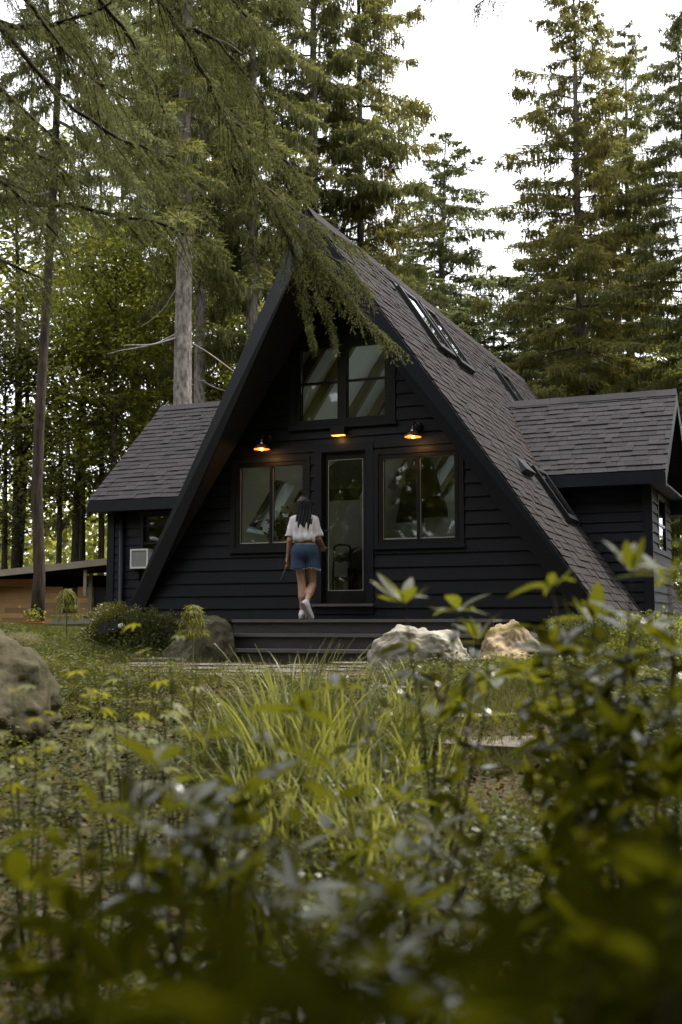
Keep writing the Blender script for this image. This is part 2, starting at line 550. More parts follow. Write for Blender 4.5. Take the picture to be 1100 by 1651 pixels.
def front_window(ox0, ox1, oz0, oz1, fx0, fx1, fz0, fz1, label, mull, rails=()):
    """casing outer box o*, black frame box f*; mull = vertical mullion width; rails = heights of glazing bars"""
    m = MB()
    frame_ring(m, ox0, ox1, oz0, oz1, fx0 - ox0, -0.020, 0.05, wt=oz1 - fz1, wb=fz0 - oz0)
    win = m.build('window', TRIM, house)
    win['label'] = label
    f = MB()
    frame_ring(f, fx0 + 0.001, fx1 - 0.001, fz0 + 0.001, fz1 - 0.001, 0.052, -0.006, 0.10)
    xm = (fx0 + fx1) / 2
    f.box(xm - mull / 2, xm + mull / 2, -0.003, 0.095, fz0 + 0.053, fz1 - 0.053)
    f.build('frame', BLACK, win)
    gi = 0.053
    for a, b in ((fx0 + gi, xm - mull / 2), (xm + mull / 2, fx1 - gi)):
        zz = [fz0 + gi] + list(rails) + [fz1 - gi]
        for k in range(len(zz) - 1):
            z0, z1 = zz[k] + (0.012 if k else 0), zz[k + 1] - (0.012 if k < len(zz) - 2 else 0)
            MB().box(a + 0.001, b - 0.001, 0.045, 0.050, z0 + 0.001, z1 - 0.001).build('pane', GLASS, win)
            if not rails:
                s = MB()
                frame_ring(s, a + 0.001, b - 0.001, z0 + 0.001, z1 - 0.001, 0.011, 0.030, 0.044, wb=0.017)
                s.build('sash_strip', SILVER, win)
        for r in rails:
            MB().box(a + 0.001, b - 0.001, 0.020, 0.075, r - 0.014, r + 0.014).build('glazing_bar', BLACK, win)
    MB().box(ox0 - 0.02, ox1 + 0.02, -0.045, -0.021, oz0 - 0.012, oz0 + 0.026).build('sill', TRIM, win)
    return win

front_window(*OPEN[0], -1.625, -0.535, 1.525, 2.705, 'two pane front window beside the woman', 0.034)
front_window(*OPEN[1], 0.525, 1.635, 1.525, 2.715, 'two pane front window right of the glass door', 0.034)
front_window(*OPEN[3], -0.685, 0.675, 3.20, 4.30, 'four pane window high in the gable', 0.13, rails=(3.77,))

# gable louvre
lv = MB()
frame_ring(lv, *OPEN[4][:2], *OPEN[4][2:], 0.03, -0.018, 0.05)
gv = lv.build('gable_vent', TRIM, house)
for k in range(6):
    z = 4.70 + k * 0.04
    MB().hexa([(-0.208, -0.010, z), (0.208, -0.010, z), (0.208, 0.03, z + 0.022), (-0.208, 0.03, z + 0.022),
               (-0.208, -0.010, z + 0.006), (0.208, -0.010, z + 0.006), (0.208, 0.03, z + 0.028), (-0.208, 0.03, z + 0.028)]).build('louvre', BLACK, gv)

# door
dm = MB()
frame_ring(dm, *OPEN[2][:2], *OPEN[2][2:], 0.105, -0.020, 0.06, wt=0.105, wb=0.12)
door = dm.build('door', TRIM, house)
jm = MB()
frame_ring(jm, -0.299, 0.349, 0.722, 2.794, 0.022, 0.02, 0.12)
jm.build('jamb', BLACK, door)
lf = MB()
frame_ring(lf, -0.275, 0.325, 0.745, 2.770, 0.042, 0.052, 0.095, wt=0.075, wb=0.165)
lf.build('door_leaf', BLACK, door)
MB().box(-0.232, 0.282, 0.070, 0.075, 0.911, 2.694).build('pane', GLASS, door)
s = MB()
frame_ring(s, -0.232, 0.282, 0.911, 2.694, 0.008, 0.056, 0.069)
s.build('glazing_strip', SILVER, door)
MB().box(-0.42, 0.47, -0.075, -0.0205, 0.700, 0.735).build('threshold', TREADM, door)
hd = MB().tube([(-0.255, 0.052, 1.72), (-0.255, 0.00, 1.72), (-0.200, -0.008, 1.72)], 0.009, 8)
hd.box(-0.268, -0.242, 0.044, 0.0525, 1.62, 1.78)
hd.build('handle', BLACKMETAL, door)

# --- roof slabs with skylight openings
# slope frame: s = +1 right, -1 left; u = y, v = distance down from ridge along slope
def rp(s, u, v, n=0.0):
    """point on roof: v down-slope from ridge, u depth, n outward"""
    dx, dz = 1 / SL, -M_R / SL
    return (s * (v * dx + n * M_R / SL), u, H_R + v * dz + n * dx)

V_END = (H_R - Z_EAVE) / M_R * SL
def u_front(v):
    return -overhang(H_R - v * M_R / SL)

def xv(x):
    return x * SL
SKYL = [  # u0,u1,v0,v1 on the right slope
    (1.38, 2.08, xv(0.27), xv(0.90)), (2.30, 3.00, xv(0.27), xv(0.93)), (6.05, 6.85, xv(0.45), xv(1.10)), (2.16, 2.86, xv(2.05), xv(2.55))]
SKYL_L_AND_FILL = [(1.60, 2.35, xv(1.97), xv(2.52))] + [(a, a + 1.05, xv(0.22), xv(0.68)) for a in (3.6, 4.8, 6.0, 7.2, 8.4)] + [(7.6, 8.5, xv(0.95), xv(2.1)), (8.8, 9.7, xv(0.95), xv(2.1))]  # only the first is seen; the rest are added to brighten the interior

def roof_slab(s, openings, name):
    m = MB()
    vs = sorted({0.0, V_END} | {o[2] for o in openings} | {o[3] for o in openings})
    for v0, v1 in zip(vs[:-1], vs[1:]):
        cuts = [(o[0], o[1]) for o in openings if o[2] < v1 - 1e-4 and o[3] > v0 + 1e-4]
        a0, a1 = u_front(v0), u_front(v1)
        for ua, ub in interval_sub(min(a0, a1) - 1, Y_BACK, cuts):
            fa0, fa1 = (a0, a1) if ua < min(a0, a1) else (ua, ua)
            P = [rp(s, fa0, v0, -T_R), rp(s, ub, v0, -T_R), rp(s, ub, v1, -T_R), rp(s, fa1, v1, -T_R),
                 rp(s, fa0, v0, -0.012), rp(s, ub, v0, -0.012), rp(s, ub, v1, -0.012), rp(s, fa1, v1, -0.012)]
            if v0 == 0.0:      # meet at the ridge plane
                for k in (0, 1):
                    P[k] = (0.0, P[k][1], H_R - DROP)
                for k in (4, 5):
                    P[k] = (0.0, P[k][1], H_R - 0.012 * SL)
            m.hexa(P)
    return m.build(name, UNDER, house)

roof_r = roof_slab(1, SKYL, 'roof')
roof_l = roof_slab(-1, SKYL_L_AND_FILL, 'roof')

# white ceiling lining under the slabs and rafters, inside
def lining(s, openings):
    m = MB()
    vs = sorted({0.17, V_END - 0.25} | {o[2] for o in openings} | {o[3] for o in openings})
    for v0, v1 in zip(vs[:-1], vs[1:]):
        cuts = [(o[0], o[1]) for o in openings if o[2] < v1 - 1e-4 and o[3] > v0 + 1e-4]
        for ua, ub in interval_sub(0.16, Y_BACK - 0.16, cuts):
            m.hexa([rp(s, ua, v0, -T_R - 0.03), rp(s, ub, v0, -T_R - 0.03), rp(s, ub, v1, -T_R - 0.03), rp(s, ua, v1, -T_R - 0.03),
                    rp(s, ua, v0, -T_R - 0.004), rp(s, ub, v0, -T_R - 0.004), rp(s, ub, v1, -T_R - 0.004), rp(s, ua, v1, -T_R - 0.004)])
    m.build('ceiling_lining', INWHITE, house)
    for u in (0.55, 1.35, 2.62, 3.4, 4.73, 5.93, 7.13, 8.33):
        if any(o[0] < u + 0.05 and o[1] > u - 0.05 for o in openings):
            continue
        MB().hexa([rp(s, u - 0.045, 0.42, -T_R - 0.17), rp(s, u + 0.045, 0.42, -T_R - 0.17), rp(s, u + 0.045, xv(1.75), -T_R - 0.17), rp(s, u - 0.045, xv(1.75), -T_R - 0.17),
                   rp(s, u - 0.045, 0.42, -T_R - 0.031), rp(s, u + 0.045, 0.42, -T_R - 0.031), rp(s, u + 0.045, xv(1.75), -T_R - 0.031), rp(s, u - 0.045, xv(1.75), -T_R - 0.031)]).build('rafter', BEAM, house)
lining(1, SKYL)
lining(-1, SKYL_L_AND_FILL)
# floor, back wall, knee wall and loft
MB().box(-3.0, 3.0, 0.16, Y_BACK - 0.2, 0.62, 0.70).build('floor', WOODFLOOR, house)
bw = MB()
yb_ = Y_BACK - 0.15
for z0, z1, cuts in ((0.3, 1.0, []), (1.0, 2.6, [(1.0, 2.3)]), (2.6, 3.15, []), (3.15, 4.4, []), (4.4, 5.2, [])):
    for xa, xb, ta, tb_ in clipped_rows(z0, z1, [(c[0], c[1], z0, z1) for c in cuts], wall_x):
        bw.hexa([(xa, yb_, z0), (xb, yb_, z0), (xb, yb_ + 0.12, z0), (xa, yb_ + 0.12, z0), (ta, yb_, z1), (tb_, yb_, z1), (tb_, yb_ + 0.12, z1), (ta, yb_ + 0.12, z1)])
bwall = bw.build('back_wall', INWHITE, house)
for a, b, z0, z1 in ((1.0, 2.3, 1.0, 2.6),):  # unseen back window, added to let more daylight into the room
    MB().box(a + 0.002, b - 0.002, yb_ + 0.05, yb_ + 0.056, z0 + 0.002, z1 - 0.002).build('pane', GLASS, bwall)
MB().box(-1.3, 1.3, 7.2, 7.3, 0.702, 2.94).build('partition', INWHITE, house)
MB().box(-3.85, 3.85, 0.05, Y_BACK - 0.1, -0.3, 0.44).build('foundation', CONC, house)

# bargeboards along the prow edge
def barge(s):
    m = MB()
    d = 0.27
    P = []
    for v in (0.0, V_END):
        u = u_front(v)
        P.append((u, v))
    (ua, va), (ub, vb) = P
    q = [rp(s, ua, va, -d), rp(s, ub, vb, -d), rp(s, ub, vb, -0.014), rp(s, ua, va, -0.014)]
    q[0] = (0.0, q[0][1], H_R - d * SL)
    q[3] = (0.0, q[3][1], H_R - 0.014 * SL)
    front = [(p[0], p[1] - 0.035, p[2]) for p in q]
    back = [(p[0], p[1] - 0.002, p[2]) for p in q]
    m.hexa(front + back)
    return m.build('bargeboard', TRIM, house)
barge(1)
barge(-1)

# skylights
def skylight(s, o, n_up=0.085):
    u0, u1, v0, v1 = o
    def slab(a0, a1, b0, b1, n0, n1):
        return [rp(s, a0, b0, n0), rp(s, a1, b0, n0), rp(s, a1, b1, n0), rp(s, a0, b1, n0), rp(s, a0, b0, n1), rp(s, a1, b0, n1), rp(s, a1, b1, n1), rp(s, a0, b1, n1)]
    w = 0.06
    m = MB()
    lo = 0.013
    m.hexa(slab(u0 - 0.02, u0 + w, v0 - 0.02, v1 + 0.03, lo + 0.0, n_up))
    m.hexa(slab(u1 - w, u1 + 0.02, v0 - 0.02, v1 + 0.03, lo, n_up))
    m.hexa(slab(u0 + w, u1 - w, v0 - 0.02, v0 + w, lo, n_up))
    m.hexa(slab(u0 + w, u1 - w, v1 - w, v1 + 0.03, lo, n_up))
    k = m.build('skylight', BLACKMETAL, house)
    wl = MB()
    a, b = 0.004, 0.022
    wl.hexa(slab(u0 + a, u0 + b, v0 + a, v1 - a, -T_R - 0.03, 0.012))
    wl.hexa(slab(u1 - b, u1 - a, v0 + a, v1 - a, -T_R - 0.03, 0.012))
    wl.hexa(slab(u0 + b, u1 - b, v0 + a, v0 + b, -T_R - 0.03, 0.012))
    wl.hexa(slab(u0 + b, u1 - b, v1 - b, v1 - a, -T_R - 0.03, 0.012))
    wl.build('well_lining', INWHITE, k)
    MB().hexa(slab(u0 + w + 0.001, u1 - w - 0.001, v0 + w + 0.001, v1 - w - 0.001, n_up - 0.03, n_up - 0.022)).build('pane', SKYGLASS, k)
    MB().hexa(slab(u0 - 0.03, u1 + 0.03, v0 - 0.10, v0 - 0.021, 0.014, 0.045)).build('flashing', BLACKMETAL, k)
for o in SKYL:
    skylight(1, o)
for o in SKYL_L_AND_FILL:
    skylight(-1, o)
# flat vent on the right slope
m = MB()
v0, v1 = xv(2.02), xv(2.17)
m.hexa([rp(1, 1.15, v0, 0.012), rp(1, 1.75, v0, 0.012), rp(1, 1.75, v1, 0.012), rp(1, 1.15, v1, 0.012),
        rp(1, 1.20, v0 + 0.03, 0.07), rp(1, 1.70, v0 + 0.03, 0.07), rp(1, 1.72, v1, 0.10), rp(1, 1.18, v1, 0.10)])
m.build('roof_vent', BLACKMETAL, house)

# --- shingles
def tab_mesh(name, w, m_):
    L, tb, tt = 0.19, 0.018, 0.003
    mb = MB()
    # local: x along eave, y up-slope, z outward; butt at y=0
    mb.hexa([(0, 0, 0), (w, 0, 0), (w, L, 0), (0, L, 0), (0.001, 0.002, tb), (w - 0.001, 0.002, tb), (w, L, tt), (0, L, tt)])
    return mb.mesh(name, m_)

def shingle_slope(parent, mtx, rows, u0f, u1f, expo, material, skips, near_key, limit, rng, stuff_name='shingle'):
    """tabs on a slope. mtx maps (u, v_up, n) to parent space. u0f/u1f(v) bounds. The `limit` tabs that show largest are objects, the rest one joined part."""
    widths = [0.12, 0.16, 0.20, 0.24]
    meshes = [tab_mesh('shingle', w, material) for w in widths]
    cells = []
    for r in range(rows):
        v = r * expo
        ua, ub = u0f(v), u1f(v)
        u = ua - rng.uniform(0, 0.1)
        while u < ub:
            wi = rng.randrange(4)
            w = widths[wi]
            a, b = max(u, ua), min(u + w, ub)
            if b - a > 0.02 and not any(a < s[1] and b > s[0] and v < s[3] and v + 0.12 > s[2] for s in skips):
                cells.append((a, b, v, wi, 0.004 * rng.random() + (0.007 if rng.random() < 0.35 else 0)))
            u += w
    cells.sort(key=near_key)
    stuff = MB()
    for i, (a, b, v, wi, lift) in enumerate(cells):
        if i < limit:
            sx = (b - a - 0.003) / widths[wi]
            o = link('shingle', meshes[wi], parent, mtx @ Matrix.Translation((a, v, lift)) @ Matrix.Diagonal((sx, 1, 1, 1)))
        else:
            L, tb, tt = 0.19, 0.015 + lift, 0.003
            P = [(a, v, 0.001), (b - 0.003, v, 0.001), (b - 0.003, v + L, 0.001), (a, v + L, 0.001), (a, v, tb), (b - 0.003, v, tb), (b - 0.003, v + L, tt + lift), (a, v + L, tt + lift)]
            stuff.add([tuple(mtx @ Vector(p)) for p in P], [(4, 5, 6, 7), (0, 1, 5, 4), (1, 2, 6, 5), (3, 0, 4, 7)])
    if stuff.v:
        kind(stuff.build(stuff_name, material, parent), 'stuff')

# right main slope: matrix columns: u -> +y, v_up -> up-slope, n -> outward
def slope_mtx(origin, ux, uy, un):
    m = Matrix.Identity(4)
    for i in range(3):
        m[i][0], m[i][1], m[i][2], m[i][3] = ux[i], uy[i], un[i], origin[i]
    return m
vup = (-1 / SL, 0, M_R / SL)
nout = (M_R / SL, 0, 1 / SL)
org = rp(1, 0, V_END, -0.010)
EXPO = 0.128
nrow = int(V_END / EXPO)
sk = [(o[0] - 0.02, o[1] + 0.02, V_END - o[3] - 0.03, V_END - o[2] + 0.09) for o in SKYL]
YWALL, WING_EAVE_Y, WING_RIDGE_Y, WING_RIDGE_Z, WING_EAVE_Z = 3.3, 3.0, 4.65, 4.20, 2.72
def hidden_by_wing(u, v):
    return False
shingle_slope(roof_r, slope_mtx(org, (0, 1, 0), vup, nout), nrow, lambda v: u_front(V_END - v) - 0.02, lambda v: Y_BACK + 0.03, EXPO, SHINGM, sk,
              lambda c: (c[0] > 3.2) * 50 + c[2] + 0.25 * c[0], 300, random.Random(5))
# ridge cap pieces
for k in range(36):
    y = -O_TOP - 0.02 + k * 0.315
    MB().prism([(-0.11, y, H_R - 0.11 * M_R + 0.012), (0, y, H_R + 0.014), (0.11, y, H_R - 0.11 * M_R + 0.012), (0.11, y, H_R - 0.11 * M_R + 0.03), (0, y, H_R + 0.034 + 0.004 * (k % 2)), (-0.11, y, H_R - 0.11 * M_R + 0.03)],
               (0, 0.325, 0.0)).build('ridge_cap', SHINGM, roof_r)

# ------------------------------------------------------------------ wings
def wing(s, x_end, x_wall, y_eave, y_ridge, z_eave, z_ridge, y_wall, x_in, z_bot, expo=0.135, limit=300):
    slope = (z_ridge - z_eave) / (y_ridge - y_eave)
    yb = 2 * y_ridge - y_eave
    L = math.hypot(z_ridge - z_eave, y_ridge - y_eave)
    nrm = ((y_ridge - y_eave) / L, (z_ridge - z_eave) / L)      # cos, sin
    t = 0.10
    x_a = x_in * s
    x_b = x_end * s
    m = MB()
    for (ye, sg) in ((y_eave, 1), (yb, -1)):
        a = [(ye, z_eave), (y_ridge, z_ridge), (y_ridge, z_ridge - t / nrm[0]), (ye, z_eave - t / nrm[0])]
        m.prism([(x_a, p[0], p[1] - 0.012) for p in a], (x_b - x_a, 0, 0))
    wr = m.build('wing_roof', UNDER, house)
    # eave fascia and rake boards
    MB().box(min(x_a, x_b), max(x_a, x_b), y_eave - 0.03, y_eave - 0.001, z_eave - 0.20, z_eave - 0.015).build('fascia', TRIM, house)
    for ye, sg in ((y_eave, 1), (yb, -1)):
        q = [(ye - 0.03 * sg, z_eave - 0.03 * slope), (y_ridge, z_ridge), (y_ridge, z_ridge - 0.24), (ye - 0.03 * sg, z_eave - 0.03 * slope - 0.24)]
        MB().prism([(x_b + s * 0.001, p[0], p[1] - 0.012) for p in q], (s * 0.03, 0, 0)).build('rake_board', TRIM, house)
    # soffit
    MB().box(min(2.3 * s, x_b), max(2.3 * s, x_b), y_eave, yb, z_eave - 0.19, z_eave - 0.16).build('soffit', TRIM, house)
    # shingles on the front slope
    if s > 0:
        mt = slope_mtx((0, y_eave, z_eave - 0.010), (1, 0, 0), (0, nrm[0], nrm[1]), (0, -nrm[1], nrm[0]))
        def inner(v):
            z = z_eave + v * nrm[1]
            return (H_R - z) / M_R - 0.02
        shingle_slope(wr, mt, int(L / expo), inner, lambda v: x_end + 0.035, expo, SHING, [], lambda c: -c[0] + c[2] * 0.2, limit, random.Random(11))
    else:
        mt = slope_mtx((0, y_eave, z_eave - 0.010), (1, 0, 0), (0, nrm[0], nrm[1]), (0, -nrm[1], nrm[0]))
        def inner(v):
            z = z_eave + v * nrm[1]
            return -(H_R - z) / M_R + 0.02
        shingle_slope(wr, mt, int(L / expo), lambda v: -x_end - 0.035, inner, expo, SHING, [], lambda c: c[0] + c[2] * 0.2, limit, random.Random(12))
    # ridge caps
    n = int((x_end - x_in) / 0.26) + 1
    for k in range(n):
        xa = s * (x_in + k * 0.26)
        w_, h_ = 0.13, 0.13 * slope
        MB().prism([(xa, y_ridge - w_, z_ridge - h_ + 0.012), (xa, y_ridge, z_ridge + 0.014), (xa, y_ridge + w_, z_ridge - h_ + 0.012), (xa, y_ridge + w_, z_ridge - h_ + 0.03), (xa, y_ridge, z_ridge + 0.034 + 0.004 * (k % 2)), (xa, y_ridge - w_, z_ridge - h_ + 0.03)],
                   (s * min(0.27, x_end + 0.03 - (x_in + k * 0.26)), 0, 0)).build('ridge_cap', SHING, wr)
    return slope, yb

# right wing
slope_w, yb_w = wing(1, 3.84, 3.58, WING_EAVE_Y, WING_RIDGE_Y, WING_EAVE_Z, WING_RIDGE_Z, YWALL, 0.95, 0.3)

def wing_front_wall(s, x_wall, y_wall, z_top, z_bot, x_in_fun, cuts, expo, side_to, side_open):
    m = MB()
    zz = sorted({z_bot, z_top} | {c[2] for c in cuts} | {c[3] for c in cuts})
    lo, hi = (x_in_fun(z_top), x_wall)
    for z0, z1 in zip(zz[:-1], zz[1:]):
        cs = [(c[0], c[1]) for c in cuts if c[2] < z1 - 1e-4 and c[3] > z0 + 1e-4]
        for a, b in interval_sub(lo, hi, cs):
            xa, xb = sorted((s * a, s * b))
            m.box(xa, xb, y_wall + 0.03, y_wall + 0.14, z0, z1)
    # end wall
    m.box(*sorted((s * (x_wall - 0.14), s * x_wall)), y_wall + 0.141, side_to, z_bot, z_top)
    w = m.build('wing_wall', UNDER, house)
    z = z_bot
    while z < z_top - 0.01:
        zt = min(z + expo + 0.012, z_top)
        cs = [(c[0], c[1]) for c in cuts if c[2] < z + expo - 1e-3 and c[3] > z + 1e-3]
        for a, b in interval_sub(x_in_fun(z), x_wall - 0.10, cs):
            xa, xb = sorted((s * a, s * b))
            MB().hexa([(xa, y_wall - 0.010, z), (xb, y_wall - 0.010, z), (xb, y_wall + 0.028, z), (xa, y_wall + 0.028, z),
                       (xa, y_wall + 0.012, zt), (xb, y_wall + 0.012, zt), (xb, y_wall + 0.028, zt), (xa, y_wall + 0.028, zt)]).build('siding_board', NAVY, w)
        if s > 0:
            cs = [(c[0], c[1]) for c in side_open if c[2] < z + expo - 1e-3 and c[3] > z + 1e-3]
            for a, b in interval_sub(y_wall + 0.02, side_to, cs):
                X = s * x_wall
                MB().hexa([(X + 0.002, a, z), (X + 0.040, a, z), (X + 0.040, b, z), (X + 0.002, b, z),
                           (X + 0.002, a, zt), (X + 0.016, a, zt), (X + 0.016, b, zt), (X + 0.002, b, zt)]).build('siding_board', NAVY, w)
        z += expo
    MB().box(*sorted((s * (x_wall - 0.098), s * (x_wall + 0.044))), y_wall - 0.022, y_wall + 0.018, z_bot, z_top).build('corner_board', TRIM, house)
    return w

wing_front_wall(1, 3.58, YWALL, 2.545, 0.35, lambda z: max((H_R - z) / M_R - 0.05, 1.9), [], 0.15, 5.55,
                [(4.0, 4.95, 1.55, 2.50)])
# side window of the right wing (in the end wall), and gable above
m = MB()
X = 3.58
for (a, b, z0, z1) in ((4.0, 4.95, 2.42, 2.50), (4.0, 4.95, 1.55, 1.63), (4.0, 4.08, 1.63, 2.42), (4.87, 4.95, 1.63, 2.42)):
    m.box(X + 0.002, X + 0.036, a, b, z0, z1)
sw = m.build('window', TRIM, house)
MB().box(X + 0.004, X + 0.010, 4.081, 4.869, 1.631, 2.419).build('pane', GLASS, sw)
MB().box(X + 0.0105, X + 0.026, 4.081, 4.869, 2.00, 2.035).build('glazing_bar', SILVER, sw)
MB().prism([(3.45, YWALL + 0.1, 2.55), (3.45, 6.1, 2.55), (3.45, WING_RIDGE_Y, WING_RIDGE_Z - 0.15)], (0.12, 0, 0)).build('wing_gable', NAVY, house)
MB().box(2.0, 3.44, 5.45, 5.55, 0.35, 2.54).build('wing_wall', UNDER, house)
MB().box(3.46, 3.84, 5.75, 6.25, 2.30, 2.53).build('eave_return', TRIM, house)

# left wing
LWY, LRY, LRZ, LEZ, LWW = 2.6, 4.94, 4.71, 2.63, 2.9
wing(-1, 5.93, 5.70, LWY, LRY, LEZ, LRZ, LWW, 0.80, 0.3)
LW_CUT = [(4.20, 5.08, 1.10, 2.42)]
wing_front_wall(-1, 5.70, LWW, 2.455, 0.35, lambda z: 2.4, LW_CUT, 0.15, 7.1, [])
MB().box(-5.56, -2.4, 7.0, 7.1, 0.35, 2.45).build('wing_wall', UNDER, house)
m = MB()
for (a, b, z0, z1) in ((-5.08, -4.20, 2.34, 2.42), (-5.08, -4.20, 1.50, 1.58), (-5.08, -5.00, 1.58, 2.34), (-4.28, -4.20, 1.58, 2.34)):
    m.box(a, b, LWW - 0.015, LWW + 0.05, z0, z1)
lw = m.build('window', TRIM, house)
lw['label'] = 'sash window of the left wing above the air conditioner'
MB().box(-4.999, -4.281, LWW + 0.028, LWW + 0.033, 1.581, 2.339).build('pane', GLASS, lw)
MB().box(-4.999, -4.281, LWW + 0.01, LWW + 0.027, 2.17, 2.20).build('glazing_bar', TRIM, lw)
MB().box(-4.999, -4.281, LWW + 0.01, LWW + 0.027, 1.86, 1.89).build('glazing_bar', TRIM, lw)
MB().box(-5.08, -4.20, LWW + 0.04, LWW + 0.06, 1.10, 1.50).build('window_panel', TRIM, house)
MB().box(-5.5, -3.6, 5.2, 5.3, 0.4, 2.4).build('partition', INWHITE, house)
MB().tube([(-5.42, LWW - 0.05, 2.42), (-5.42, LWW - 0.05, 0.5), (-5.42, LWW - 0.18, 0.42)], 0.045, 8).build('downspout', TRIM, house, True)
MB().box(-5.68, -2.6, LWW + 0.06, 7.0, -0.3, 0.34).build('foundation', CONC, house)
MB().box(2.1, 3.56, 3.36, 5.5, -0.3, 0.34).build('foundation', CONC, house)

# air conditioner in the left wing window
ac = thing('air_conditioner', 'white window air conditioner sticking out of the left wing', 'air conditioner', (-5.00, 2.88, 1.43))
m = MB()
frame_ring(m, -0.18, 0.18, 0.0, 0.34, 0.028, -0.12, 0.04)
m.build('case', WHITEP, ac)
MB().box(-0.151, 0.151, -0.108, 0.03, 0.029, 0.311).build('grille', GREYP, ac)

# ------------------------------------------------------------------ steps
steps = thing('front_steps', 'wide dark grey wooden steps leading up to the glass door', 'steps')
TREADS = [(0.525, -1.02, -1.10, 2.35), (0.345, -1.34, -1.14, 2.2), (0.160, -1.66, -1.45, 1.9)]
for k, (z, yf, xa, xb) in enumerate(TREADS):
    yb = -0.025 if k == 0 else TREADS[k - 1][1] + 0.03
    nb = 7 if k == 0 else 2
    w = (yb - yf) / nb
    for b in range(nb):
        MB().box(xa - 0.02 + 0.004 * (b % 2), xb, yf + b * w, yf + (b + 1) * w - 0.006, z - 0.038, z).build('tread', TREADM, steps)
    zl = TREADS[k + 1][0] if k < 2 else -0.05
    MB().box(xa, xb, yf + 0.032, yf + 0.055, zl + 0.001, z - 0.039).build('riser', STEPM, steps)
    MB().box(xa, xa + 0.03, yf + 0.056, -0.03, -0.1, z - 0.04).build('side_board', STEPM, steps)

# ------------------------------------------------------------------ lamps
COPPER = mat('copper_glass_shade', (0.62, 0.27, 0.14), 0.16, metal=0.85)
AMBER = mat('amber_shade_inside', (0.40, 0.16, 0.035), 0.35, emit=(1.0, 0.42, 0.06), estr=0.03)
BULB = mat('lit_bulb', (1, 0.8, 0.5), 0.4, emit=(1.0, 0.55, 0.16), estr=2.5)
CHROME = mat('nickel', (0.45, 0.45, 0.47), 0.2, metal=0.9)

def lamp_light(name, loc, watt, parent):
    d = bpy.data.lights.new(name, 'POINT')
    d.energy = watt
    d.color = (1.0, 0.52, 0.17)
    d.shadow_soft_size = 0.02
    o = bpy.data.objects.new(name, d)
    COL.objects.link(o)
    o.parent = parent
    o.location = loc

def wall_lamp(x, z, label):
    t = thing('wall_lamp', label, 'lamp', (x, -0.02, z), 0, 'copper wall lamps on the cabin front')
    m = MB()
    m.lathe([(0.001, 0.03), (0.045, 0.03), (0.055, 0.02), (0.055, 0.0)], 20)
    o = m.build('mount', BLACKMETAL, t, True)
    o.rotation_euler = (math.pi / 2, 0, 0)
    MB().tube([(0, -0.025, 0), (0, -0.10, 0.025), (0, -0.17, 0.03), (0, -0.215, 0.005), (0, -0.225, -0.045)], 0.009, 8).build('arm', BLACKMETAL, t, True)
    MB().lathe([(0.012, -0.03), (0.020, -0.035), (0.022, -0.075), (0.030, -0.08), (0.034, -0.10)], 16, (0, -0.225, 0)).build('socket', CHROME, t, True)
    sh = MB().lathe([(0.034, -0.095), (0.050, -0.108), (0.078, -0.130), (0.104, -0.155), (0.112, -0.170), (0.113, -0.176)], 24, (0, -0.225, 0)).build('shade', COPPER, t, True)
    MB().lathe([(0.032, -0.101), (0.047, -0.112), (0.075, -0.134), (0.101, -0.158), (0.111, -0.175)], 24, (0, -0.225, 0)).build('lining', AMBER, sh, True)
    MB().lathe([(0.001, -0.178), (0.018, -0.172), (0.026, -0.150), (0.020, -0.128), (0.010, -0.105)], 12, (0, -0.225, 0)).build('bulb', BULB, t, True)
    lamp_light('bulb_glow', (0, -0.225, -0.20), 1.3, t)
    return t
wall_lamp(-1.10, 3.03, 'copper shaded lamp above the window beside the woman')
wall_lamp(1.10, 3.06, 'copper shaded lamp above the window right of the door')

dl = thing('door_light', 'small black box downlight glowing amber above the glass door', 'lamp', (-0.03, -0.02, 3.00))
MB().box(-0.10, 0.10, -0.085, 0.0, 0.012, 0.12).build('case', BLACKMETAL, dl)
MB().box(-0.09, 0.09, -0.080, -0.004, 0.002, 0.0115).build('lens', mat('amber_lens', (0.8, 0.5, 0.2), 0.4, emit=(1.0, 0.48, 0.10), estr=0.8), dl)
lamp_light('lens_glow', (0, -0.05, -0.03), 0.35, dl)


# ------------------------------------------------------------------ foliage generators
def kites(P, D, S, w, mid=0.45):
    """quads root / side / tip / side. P root (n,3), D direction*length, S unit side, w half width (n,)"""
    n = len(P)
    V = np.empty((n, 4, 3), np.float32)
    V[:, 0] = P
    V[:, 1] = P + D * mid + S * w[:, None]
    V[:, 2] = P + D
    V[:, 3] = P + D * mid - S * w[:, None]
    return V.reshape(-1, 3)

def quads_mesh(name, Vs, m):
    V = np.concatenate(Vs)
    return np_mesh(name, V, np.arange(len(V), dtype=np.int32).reshape(-1, 4), m)

def unit(a):
    return a / (np.linalg.norm(a, axis=-1, keepdims=True) + 1e-9)

def perp(D, rng):
    r = rng.normal(size=D.shape)
    return unit(np.cross(D, r))

